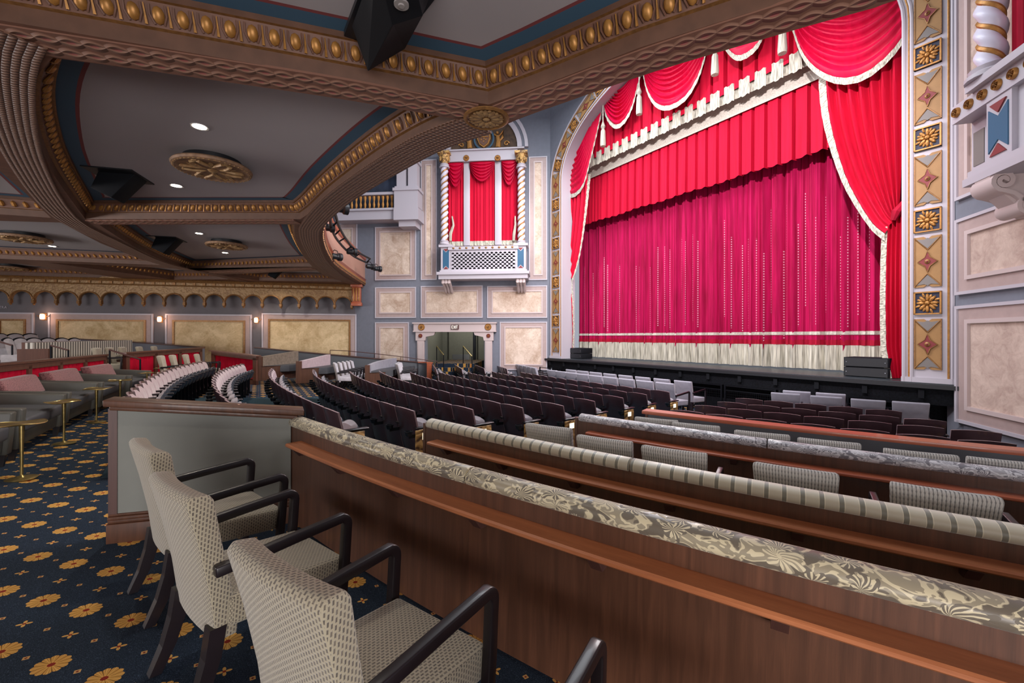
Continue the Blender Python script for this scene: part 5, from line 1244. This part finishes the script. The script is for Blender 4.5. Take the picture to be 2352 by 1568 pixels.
sl_ = ['lounge sofa partly cut by the left edge nearest the camera', 'grey leather lounge sofa behind the nearest two brass tables', 'grey leather lounge sofa between the second and third brass tables', 'grey leather lounge sofa between the third and fourth brass tables', 'farthest grey leather lounge sofa beside the seat rows']
for i, t in enumerate((6.08, 7.80, 9.52, 11.25, 12.98)):
    o = sf if i == 0 else copy_tree(sf); s_ = -2.42+(max(0, t-9))**2/60; place(o, s_, t, -(t-9)/40 if t > 9 else 0, sl_[i])
o = copy_tree(sf); place(o, -4.25, 8.85, 0, 'grey lounge sofa behind the red-curtained partition, only its rose cushion showing', z=zf(-4.25)+.12)
def make_table():
    r = thing('side_table', '', 'side table', group='small brass side tables before the lounge sofas')
    mb = MB(); wob = lambda a, rr, z: 1+.05*math.sin(3*a+1)+.03*math.sin(5*a)
    mb.lathe([(.16, .545), (.175, .552), (.17, .56), (.165, .556), (.01, .556)], 28, None, 0, wob)
    for i, v in enumerate(mb.v): v.z += .008*math.sin(3*math.atan2(v.y, v.x)+1)*(v.xy.length/.17)**2
    mb.build('table_top', M['brass'], r)
    mb = MB(); mb.tube([(0, 0, .02), (0, 0, .3), (0, 0, .55)], [.012, .015, .022], 10); mb.build('stem', M['brass'], r)
    mb = MB(); mb.lathe([(.115, 0), (.12, .008), (.10, .016), (.03, .022), (.012, .04)], 24, None, 0, lambda a, rr, z: 1+.04*math.sin(3*a)); mb.build('base', M['brass'], r)
    return r
tb_ = make_table()
tl = ['nearest small brass side table at the left edge of the carpet aisle', 'small brass side table, second along the sofas', 'small brass side table, third along the sofas', 'small brass side table, fourth along the sofas, just left of the seat rows', 'small brass side table, fifth along the sofas', 'farthest brass side table beside the beige armchairs']
for i, (s_, t) in enumerate(((-1.71, 6.22), (-1.80, 7.92), (-1.80, 9.58), (-1.77, 11.22), (-1.62, 13.3), (-1.55, 15.1))):
    o = tb_ if i == 0 else copy_tree(tb_); place(o, s_, t, i*.7, tl[i], tilt=False)

# ---------------------------------------------------------------- partitions with red curtains, booths
def curtain_partition(label, p, q, h0, h1, zb0, zb1, npan, posts=None):
    W = Wall((p.x, p.y), (q.x, q.y)); L = W.L; r = thing('curtained_partition', label, 'partition', V((p.x, p.y, zb0)), group='wood partitions with red curtain panels')
    zt = lambda a: h0+(h1-h0)*a/L; zb = lambda a: zb0+(zb1-zb0)*a/L
    def pl(mb, a0, a1, f0, f1, o0, o1): mb.prism([(a0, f0(a0)), (a1, f0(a1)), (a1, f1(a1)), (a0, f1(a0))], lambda a, z, d: W.P(a, z, d), o0, o1)
    mb = MB(); pl(mb, -.06, L+.06, lambda a: zt(a)-.04, zt, -.16, .05); part(mb, 'wood_cap', M['brown_box'], r)
    mb = MB(); pl(mb, 0, L, lambda a: zt(a)-.16, lambda a: zt(a)-.04, -.1, 0); pl(mb, 0, L, zb, lambda a: zb(a)+.16, -.1, 0)
    pw = .13; seg_ = (L-pw)/npan
    for k in range(npan+1): pl(mb, k*seg_, k*seg_+pw, zb, lambda a: zt(a)-.1, -.1, .0)
    pl(mb, 0, L, zb, lambda a: zt(a)-.04, -.1, -.07); part(mb, 'frame', M['brown_box'], r)
    for k in range(npan):
        a0, a1 = k*seg_+pw, (k+1)*seg_; mb = MB(); n = 40
        mb.grid(lambda u, v: W.P(a0+(a1-a0)*u, (zb(a0)+.16)*(1-v)+(zt(a0+(a1-a0)*u)-.16)*v, -.045+.02*pleat((a1-a0)*u, k, .22)), n, 2, 0); part(mb, 'red_curtain', M['red_velvet'], r)
    return r
a_ = at_Y(-160, 848, 6.2); b_ = at_Y(247, 813, 12.0)
curtain_partition('wood partition with red curtain panels behind the lounge sofas', a_, b_, a_.z, b_.z, .2, .12, 5)
a_ = at_Y(290, 809, 12.2); b_ = at_Y(465, 797.5, 15.6)
curtain_partition('wood partition with red curtains behind the four beige armchairs', a_, b_, a_.z, b_.z, .12, .02, 3)
a_ = at_Y(485, 804, 14.6); b_ = at_Y(588, 816, 14.2)
curtain_partition('short wood partition with one wide red curtain beside the mottled booth', a_, b_, a_.z, b_.z, -.02, -.08, 1)
def booth(label, x0, y0, ybase, x1, y1, Y0, Y1, xe, ye, cloth, curved=False):
    """booth with a wooden end: back runs away from the camera, seat towards the stage"""
    p = at_Y(x0, y0, Y0); q = at_Y(x1, y1, Y1); base = at_Y(x0, ybase, Y0).z
    r = thing('booth', label, 'booth seat', V((p.x, p.y, base)), group='upholstered booths along the far low wall')
    W = Wall((p.x, p.y), (q.x, q.y)); L = W.L; A3 = V((CA, SA, 0)); fw = .62
    nseg = 10
    def bpth(o, z): return [p.lerp(q, i/nseg)+A3*(o+(.5*(i/nseg)**3 if curved else 0)) + V((0, 0, z)) for i in range(nseg+1)]
    def blk(o0, o1, z0, z1, nm, m, bev=0.0, top=False):
        mb = MB()
        for i in range(nseg):
            g = [(o0, i), (o1, i), (o1, i+1), (o0, i+1)]
            def PP(o, i, z, t_): c = p.lerp(q, i/nseg)+A3*(o+(.5*(i/nseg)**3 if curved else 0)); return V((c.x, c.y, (c.z if t_ else base)+z))
            mb.hexa([PP(o, k, z0, False) for o, k in g], [PP(o, k, z1, top) for o, k in g])
        return part(mb, nm, M[m], r, bevel=bev)
    blk(0, .14, .35, 0, 'back_cushion', cloth, 0, True); blk(-.05, 0, 0, -.02, 'back_panel', 'brown_box', 0, True)
    blk(.14, fw+.28, .28, .50, 'seat_cushion', 'leather_seat', 0); blk(.08, fw, 0, .30, 'seat_base', 'brown_box')
    d = (q-p); d.z = 0; d.normalize(); mb = MB(); h = p.z-base
    e = at_Y(xe, ye, Y0); hh = e.z-base
    for (o0, o1, z0, z1) in ((-.06, .1, 0, h), (.1, fw, 0, hh), (.1, fw+.02, hh-.03, hh)):
        c0 = V((p.x, p.y, base)); g = [c0+A3*o0-d*.05, c0+A3*o1-d*.05, c0+A3*o1, c0+A3*o0]; mb.hexa([v+V((0, 0, z0)) for v in g], [v+V((0, 0, z1)) for v in g])
    part(mb, 'end_panel', M['walnut'], r)
    return r
booth('booth with mottled brown back beside the short red-curtained partition', 596, 819, 874, 676, 806, 14.6, 16.2, 612, 841, 'booth_brown')
booth('booth with mauve velvet back, second along the far low wall', 686, 829, 880, 750, 814, 14.4, 16.2, 705, 846, 'velvet_mauve')
booth('curved booth with grey velvet back between two groups of cream armchairs', 843, 838, 886, 874, 823, 14.6, 16.6, 860, 856, 'velvet_grey', True)
# striped banquette and pale rear seats on the raised tier at the left
tier = MB(); tier.add([st(-3.4, -5, .45), st(-3.4, 24, .45), st(-12.3, 24, 1.2), st(-12.3, -5, 1.2)], [(0, 1, 2, 3)])
def long_back(name, label, cat, p, q, zb, cloth, seat, wdark='brown_box', back_d=.14, seams=0):
    r = thing(name, label, cat, V((p.x, p.y, zb))); A3 = V((CA, SA, 0))
    def blk(o0, o1, z0, z1, nm, m, t0=0, t1=1, top=False):
        a, b = p.lerp(q, t0), p.lerp(q, t1); g = [(a, o0), (a, o1), (b, o1), (b, o0)]
        mb = MB(); mb.hexa([V((c.x, c.y, zb+z0))+A3*o for c, o in g], [V((c.x, c.y, (c.z+z1) if top else zb+z1))+A3*o for c, o in g]); return part(mb, nm, M[m], r)
    n = max(1, seams)
    for k in range(n): blk(0, back_d, .3, 0, 'back_cushion', cloth, k/n+.002, (k+1)/n-.002, True)
    blk(-.06, 0, 0, .01, 'back_panel', wdark, 0, 1, True); blk(back_d, .65, .3, .44, 'seat_cushion', seat); blk(.08, .6, 0, .3, 'seat_base', wdark)
    a = p.lerp(q, -.02); blk(-.08, .5, 0, .72, 'end_panel', wdark, -.025, 0)
    return r
long_back('striped_banquette', 'long striped banquette on the raised tier behind the red-curtained partition', 'banquette', at_Y(57, 787, 11.5), at_Y(292, 781, 15.2), .5, 'stripe_cloth', 'velvet_beige', seams=2)
ri = 0
for (xs, y0, Y0, rowlab) in (((0, 0, 25, 56, 89, 122, 153, 180), 778, 13.0, 'nearer'), ((-24, -18, 12, 48, 82), 768, 15.0, 'rear')):
    pts = xs[1:]
    for a, b in zip(pts[:-1], pts[1:]):
        YY = Y0+(a/180)*2.2
        p = at_Y(a+1, y0-1, YY); q = at_Y(b-1, y0-1-(b-a)*.03, YY+(b-a)/180*2.2); rr = thing('lounge_chair', 'pale padded lounge seat in the %s raised row, at the far left, number %s from the left' % (rowlab, 'x'), 'seat', V((p.x, p.y, p.z-.85)), group='pale padded seats on the raised rear tier')
        ri += 1; rr['label'] = 'pale padded seat with dark rim, %s from the left in the %s raised row' % (ORD[pts.index(a)+1], rowlab)
        A3 = V((CA, SA, 0)); mb = MB(); n = 6
        def fn(u, v): c = p.lerp(q, u); return V((c.x, c.y, c.z-.62*(1-v)-.06*(2*u-1)**2*v))+A3*(.06+.05*math.sin(PI*u)*math.sin(PI*min(1, v+.1))+.12*(1-v))
        mb.grid(fn, 8, 6); part(mb, 'back_cushion', M['velvet_white'], rr)
        mb = MB(); mb.tube([fn(i/8, 1)+V((0, 0, .0))-A3*.03 for i in range(9)], .03, 6); part(mb, 'rim', M['black_matte'], rr)
        mb = MB(); g = [V((p.x, p.y, 0)), V((q.x, q.y, 0))]; mb.hexa([V((c.x, c.y, p.z-.9))+A3*o for c, o in ((g[0], 0), (g[0], .55), (g[1], .55), (g[1], 0))], [V((c.x, c.y, p.z-.5))+A3*o for c, o in ((g[0], 0), (g[0], .55), (g[1], .55), (g[1], 0))]); part(mb, 'seat_base', M['velvet_white'], rr)
c = copy_tree(BG); far(c, [(-3.31, 17.0), (-3.12, 17.5), (-2.91, 18.0), (-2.57, 18.5), (-2.25, 19.0)], -4, lambda i: 'beige armchair on the raised tier before the striped banquette, %s from the left' % ORD[i+1], 'beige armchairs on the raised tier')
for i, o in enumerate([x for x in bpy.data.objects if x.get('group') == 'beige armchairs on the raised tier']): o.location.z = .31
# raised tier, its sloping side wall and stair rails
mb = MB(); g = [st(-3.75, 24, 0), st(-3.6, 9.5, 0), st(-12.5, 9.5, 0), st(-12.5, 24, 0)]; mb.hexa([v+V((0, 0, .0)) for v in g], [v+V((0, 0, .40)) for v in g[:2]]+[v+V((0, 0, 1.0)) for v in g[2:]]); struct('floor_tier', mb, M['carpet_plain'])
WS = Wall((at_Y(-60, 768, 17.6).x+.0, 17.0), (at_Y(470, 797, 16.6).x, 16.6))
pts = [WS.hit(x, y) for x, y in ((-60, 762), (80, 772), (182, 778), (300, 785), (465, 797))]
mb = MB(); mb.prism([(a, z-.03) for a, z in pts]+[(pts[-1][0], -.2), (pts[0][0], -.2)], lambda a, z, d: WS.P(a, z, d), -.12, 0); sw_ = mb.build('sloping_side_wall', M['low_wall']); tag(sw_, 'long sloping grey wall with dark cap behind the raised tier seats', 'partition')
mb = MB(); mb.sweep([WS.P(a, z-.03, -.06) for a, z in pts], [(-.08, 0), (.08, 0), (.08, .04), (-.08, .04)]); mb.build('wood_cap', M['walnut_dark'], sw_)
for lab, px, Y0, Y1, post in (('dark stair handrail over the striped banquette', [(117, 793), (157, 804)], 10.2, 10.2, 830), ('dark stair handrail at the gap between two red-curtained partitions', [(252, 803), (322, 825)], 11.0, 10.9, 860), ('dark stair handrail at the left edge by the pale seats', [(-20, 779), (28, 793)], 10.4, 10.4, 815)):
    a_, b_ = at_Y(*px[0], Y0), at_Y(*px[1], Y1); r = thing('stair_handrail', lab, 'handrail', V((b_.x, b_.y, at_Y(px[1][0], post, Y1).z)), group='dark stair handrails at the left')
    mb = MB(); mb.tube([a_, b_], .022, 8); part(mb, 'grip', M['walnut_dark'], r)
    for c_ in (a_, b_): mb = MB(); mb.tube([c_, V((c_.x, c_.y, at_Y(px[1][0], post, Y1).z))], .02, 6); part(mb, 'post', M['black_metal'], r)

# ================================================================ THINGS ON THE SOFFIT
def lamp_disc(x, y, lab):
    p = at_z(x, y, ZP-.003); r = thing('downlight', lab, 'downlight', p, group='recessed downlights in the soffit')
    mb = MB(); mb.lathe([(.075, .0), (.075, .004), (.001, .004)], 24, Matrix.Translation((0, 0, -.008))); mb.build('lens', M['lamp'], r)
    mb = MB(); mb.lathe([(.077, -.004), (.10, -.010), (.10, .0), (.077, .0)], 24); mb.build('trim_ring', M['ceiling'], r); return p
DL = []
for x, y, lab in ((458, 290, 'downlight nearest the big beam in the widest coffer'), (405, 426, 'downlight left of the round grille in the widest coffer'), (457, 535.5, 'downlight in the second coffer beside the small speaker'), (517, 580, 'downlight below the round grille in the second coffer'), (120, 565, 'downlight right of the round grille at the far left'), (323, 618, 'downlight left of the dark round grille by the wall cornice'), (449, 640, 'downlight right of the dark round grille by the wall cornice'), (619, 622, 'small downlight beside the farthest ceiling speaker'), (665, 647, 'farthest downlight under the balcony corner'), (128, 625, 'downlight in the far left coffer near the cornice')):
    DL.append(lamp_disc(x, y, lab))
def grille(x, y, lab, r_=.5):
    p = at_z(x, y, ZP-.15); r = thing('ceiling_grille', lab, 'ceiling grille', (p.x, p.y, ZP), group='carved round ceiling grilles')
    mb = MB(); mb.lathe([(r_*.72, 0), (r_*.72, -.11)], 32); mb.build('neck', M['black'], r)
    mb = MB(); mb.lathe([(r_*.97, -.10), (r_, -.12), (r_*.98, -.15), (r_*.9, -.165), (r_*.84, -.15), (.02, -.15)], 40); mb.build('rim_plate', M['medallion'], r)
    mb = MB()
    for k in range(6):
        A = Matrix.Translation((0, 0, -.155)) @ Matrix.Rotation(k*PI/3, 4, 'Z'); mb.ball((r_*.42, 0, 0), (r_*.26, r_*.07, .02), 0, 8, 4, A)
        for s_ in (-1, 1): mb.tube([A @ V((r_*.3, 0, 0)), A @ V((r_*.5, s_*r_*.12, -.01)), A @ V((r_*.68, s_*r_*.26, -.01)), A @ V((r_*.6, s_*r_*.34, 0))], [.02, .025, .025, .01], 6)
        mb.ball((r_*.74, 0, 0), (.03, .05, .015), 0, 6, 3, A @ Matrix.Rotation(PI/6, 4, 'Z'))
    mb.ball((0, 0, -.155), (r_*.14, r_*.14, .03), 0, 10, 4); mb.build('leaf_relief', M['carved_oak'], r)
    mb = MB()
    for k in range(48): A = Matrix.Rotation(k*2*PI/48, 4, 'Z'); mb.ball((r_*.93, 0, -.16), (.012, .02, .01), 0, 5, 3, A)
    mb.build('bead_ring', M['carved_oak'], r)
grille(489, 391, 'largest round carved grille in the widest coffer', .51); grille(521, 566, 'round carved grille in the second coffer', .5); grille(52, 550, 'round carved grille at the far left edge', .55); grille(661, 640, 'small round carved grille in the farthest coffer', .5); grille(374, 634, 'dark-gapped round grille near the wall cornice', .55); grille(20, 617, 'round carved grille low at the far left edge', .5)
def small_speaker(x, y, rz, lab, k=1.0):
    p = at_z(x, y, ZP-.01); r = thing('ceiling_speaker', lab, 'speaker', (p.x, p.y, ZP), rz, 'wedge speakers hung under the soffit')
    mb = MB(); mb.box((-.33*k, -.33*k, -.02), (.33*k, .33*k, 0)); mb.build('mounting_plate', M['black'], r)
    mb = MB(); mb.hexa([(-.17*k, .02*k, -.42*k), (.17*k, .02*k, -.42*k), (.15*k, .30*k, -.28*k), (-.15*k, .30*k, -.28*k)], [(-.18*k, -.30*k, -.02), (.18*k, -.30*k, -.02), (.15*k, .20*k, -.02), (-.15*k, .20*k, -.02)]); mb.build('cabinet', M['black_matte'], r, bevel=.008)
    mb = MB(); mb.ball((0, .1*k, -.37*k), (.03, .03, .01), 0, 10, 4); mb.build('yoke_knob', M['steel'], r)
small_speaker(274, 403, RZ+PI*.9, 'black wedge speaker in the widest coffer left of the round grille')
small_speaker(384, 549, RZ+PI*.9, 'black wedge speaker in the second coffer'); small_speaker(632, 621, RZ+PI*.9, 'black wedge speaker in the farthest coffer', .8)
bs = thing('ceiling_speaker', 'large black wedge speaker hanging from the nearest coffer at the top edge', 'speaker', at_z(890, 40, ZP))
q_ = [at_z(862, -90, 3.6), at_z(902, 58, 3.6), at_z(972, 36, 3.6), at_z(938, -110, 3.6)]; u_ = [at_z(808, 60, 4.1), at_z(845, 164, 3.84), at_z(930, 112, 3.95), at_z(1010, -60, 4.12)]
mb = MB(); mb.hexa(q_, u_); part(mb, 'cabinet', M['black_matte'], bs, bevel=.006, seg=2, smooth=False)
mb = MB(); g = [at_z(790, 82, 4.12), at_z(900, 125, 4.12), at_z(1045, -60, 4.12), at_z(880, -160, 4.12)]; mb.hexa(g, [v+V((0, 0, .05)) for v in g]); part(mb, 'mounting_plate', M['black'], bs)
c_ = at_z(922, 8, 3.6); mb = MB(); mb.lathe([(.045, 0), (.045, -.012), (.02, -.012), (.018, -.02), (.001, -.02)], 20, Matrix.Translation(c_)); part(mb, 'yoke_disc', M['fan_grey'], bs)
# wall sconces
for x, y, lab in ((97, 727, 'lit wall sconce at the far left, nearest the camera'), (366, 733, 'lit wall sconce between the two widest gold panels'), (588, 735, 'lit wall sconce nearest the balcony end bracket')):
    a, z = WB.hit(x, y, .12); p = WB.P(a, z, 0); r = thing('wall_sconce', lab, 'wall lamp', p, group='warm glowing wall sconces'); T = WM(WB, a, z, 0)
    mb = MB(); mb.box((-.07, 0, -.14), (.07, .03, .14), 0, T); part(mb, 'backplate', M['gold_dark'], r)
    mb = MB(); mb.lathe([(.06, -.10), (.07, -.05), (.07, .05), (.06, .10)], 12, WM(WB, a, z, .12)); part(mb, 'shade', M['shade'], r)
    mb = MB()
    for k in (-1, 1): mb.tube([T @ V((k*.03, .02, 0)), T @ V((k*.16, .07, .01)), T @ V((k*.19, .08, .05))], .014, 6); 
    for zz in (-.11, .11): mb.lathe([(.075, zz-.01), (.075, zz+.01)], 12, WM(WB, a, z, .12))
    part(mb, 'metal_frame', M['gold_dark'], r)
# lighting rail with stage lights in front of the balcony
rl = thing('lighting_rail', 'curved black ladder rail carrying stage lights before the balcony edge', 'lighting rail', at_z(808, 566, 4.35))
def RP(pts, z): return smooth([at_z(x, y, z) for x, y in pts], 3)
ra = RP([(762, 470), (770, 491), (775, 509), (782, 527), (793, 546), (808, 566), (827, 582), (850, 594)], 4.42); rb2 = RP([(757, 480), (758, 500), (761, 522), (768, 540), (778, 555), (795, 574), (815, 590), (842, 603)], 4.30)
for pth in (ra, rb2): mb = MB(); mb.tube(pth, .035, 8); part(mb, 'rail_pipe', M['black_metal'], rl)
for i in range(0, min(len(ra), len(rb2)), 3): mb = MB(); mb.tube([ra[i], rb2[i]], .022, 6); part(mb, 'rung', M['black_metal'], rl)
for x, y, z, lab in ((781, 478, 4.35, 'black stage light at the top of the curved rail'), (752, 522, 4.3, 'black stage light hanging low on the rail near the soffit'), (772, 589, 4.0, 'small black stage light on the pink balcony front'), (808, 578, 4.3, 'black stage light midway along the curved rail'), (850, 612, 4.3, 'black stage light at the far end of the rail'), (866, 617, 4.28, 'longest black stage light pointing right from the rail end')):
    p = at_z(x, y, z); r = thing('stage_light', lab, 'stage light', p, random.uniform(-1.2, -.3), 'black stage lights on the balcony rail', rx=.3)
    mb = MB(); mb.lathe([(.07, -.16), (.09, -.12), (.09, .05), (.12, .08), (.12, .17), (.10, .17), (.09, .10)], 14, Matrix.Rotation(-PI/2-.3, 4, 'X')); mb.build('lamp_body', M['black'], r)
    mb = MB(); mb.tube([(-.12, 0, 0), (-.13, 0, .15), (0, 0, .2), (.13, 0, .15), (.12, 0, 0)], .012, 6); mb.build('yoke', M['black_metal'], r)
# lettering on the side wall at the left edge
cu = bpy.data.curves.new('wall_lettering_curve', 'FONT'); cu.body = 'ORCHESTRA'; cu.size = .13; cu.align_x = 'RIGHT'; cu.extrude = .004
tmp = bpy.data.objects.new('wall_lettering_curve', cu); C.objects.link(tmp); bpy.context.view_layer.update()
me = bpy.data.meshes.new_from_object(tmp.evaluated_get(bpy.context.evaluated_depsgraph_get())); bpy.data.objects.remove(tmp); bpy.data.curves.remove(cu)
lt = bpy.data.objects.new('wall_lettering', me); C.objects.link(lt); me.materials.clear(); me.materials.append(M['white_trim'])
a, z = WB.hit(16, 708, .02); lt.location = WB.P(a, z, .02); lt.rotation_euler = (PI/2, 0, math.atan2(-WB.d.y, -WB.d.x)); tag(lt, 'pale capital lettering on the grey wall at the left edge', 'lettering')
# ================================================================ LIGHT
sc = bpy.context.scene
w = bpy.data.worlds.new('world'); sc.world = w; w.use_nodes = True; bg = w.node_tree.nodes['Background']; bg.inputs[0].default_value = (.82, .87, 1.0, 1); bg.inputs[1].default_value = .45
sc.view_settings.view_transform = 'Standard'; sc.view_settings.look = 'None'; sc.view_settings.exposure = 0; sc.view_settings.gamma = 1; sc.view_settings.use_curve_mapping = False
def aim(o, p): o.rotation_euler = (V(p)-o.location).to_track_quat('-Z', 'Y').to_euler()
def light(kind, name, loc, target, power, color=(1, 1, 1), **k):
    l = bpy.data.lights.new(name, kind); l.energy = power; l.color = color
    for a, b in k.items(): setattr(l, a, b)
    o = bpy.data.objects.new(name, l); C.objects.link(o); o.location = loc
    if target is not None: aim(o, target)
    return o
R = math.radians
light('SPOT', 'house_spot', st(4.5, 2.6, 8.4), st(13.2, 8.6, 3.6), 4200, (1, .90, .95), spot_size=R(80), spot_blend=.6, shadow_soft_size=.10)
light('SPOT', 'house_spot', st(4.5, 12.5, 8.2), st(13.2, 7.6, 4.0), 1900, (1, .90, .95), spot_size=R(80), spot_blend=.6, shadow_soft_size=.12)
light('SPOT', 'wall_spot', st(7.5, 4.5, 9.0), WL.P(4.5, 3.0, 0), 1700, (1, .95, .93), spot_size=R(70), spot_blend=.5, shadow_soft_size=.15)
light('SPOT', 'box_spot', st(9.0, 8.0, 9.0), WL.P(bc, 6.0, 0), 1500, (1, .95, .97), spot_size=R(32), spot_blend=.5, shadow_soft_size=.15)
light('SPOT', 'wall_spot', st(6.0, 10.5, 8.6), WR.P(2.5, 2.0, 0), 450, (1, .93, .9), spot_size=R(80), spot_blend=.5, shadow_soft_size=.2)
light('AREA', 'overhead_fill', st(7.0, 8.2, 11.0), st(7.0, 8.2, 0), 1200, (.90, .94, 1), shape='RECTANGLE', size=5, size_y=9)  # added unseen area fill above the seats
# the soffit's downlights in view, then added unseen spots and area fills
for p in DL: light('SPOT', 'downlight_and_fill', (p.x, p.y, p.z-.03), (p.x, p.y, 0), 190, (1, .93, .82), spot_size=R(130), spot_blend=.8, shadow_soft_size=.06)
for s_, t_, e_ in ((.1, 3.0, 85), (-1.4, 5.2, 110), (-1.1, 1.0, 55), (1.2, -.6, 60), (-3.6, 3.5, 110), (-4.6, 8.5, 150), (-4.4, 12.5, 170), (-6.5, 15.0, 170)):
    p = st(s_, t_, 4.1); light('SPOT', 'downlight_and_fill', p, (p.x, p.y, 0), e_, (1, .92, .82), spot_size=R(130), spot_blend=.8, shadow_soft_size=.06)  # added spots without fixtures, brightening carpet and lounge
light('AREA', 'rear_fill', st(-12.3, 9, 1.3), st(0, 9, 4.6), 1700, (1, .94, .92), shape='RECTANGLE', size=14, size_y=2.6)  # added area fill behind the camera, lifts soffit and chairs
light('AREA', 'side_fill', st(-1.5, -4.6, .9), st(0, 6, 4.6), 560, (1, .95, .94), shape='RECTANGLE', size=6, size_y=2)  # added area fill out of view at the side, lifts the soffit
for x, y in ((97, 727), (366, 733), (588, 735)):
    a, z = WB.hit(x, y, .3); light('POINT', 'sconce_lamp', WB.P(a, z+.15, .26), None, 3.2, (1, .60, .42), shadow_soft_size=.04); light('POINT', 'sconce_lamp', WB.P(a, z-.15, .26), None, 2.6, (1, .60, .42), shadow_soft_size=.04)
p = WL.P((dx0+dx1)/2, 2.6, -2.0); light('POINT', 'lobby_lamp', p, None, 130, (1, .97, .85), shadow_soft_size=.2)
light('AREA', 'stage_side_fill', st(9.0, 6.5, 5.2), st(-5, 14.5, 1.0), 560, (1, .97, .97), shape='RECTANGLE', size=4, size_y=2)  # added area fill for surfaces that face the stage
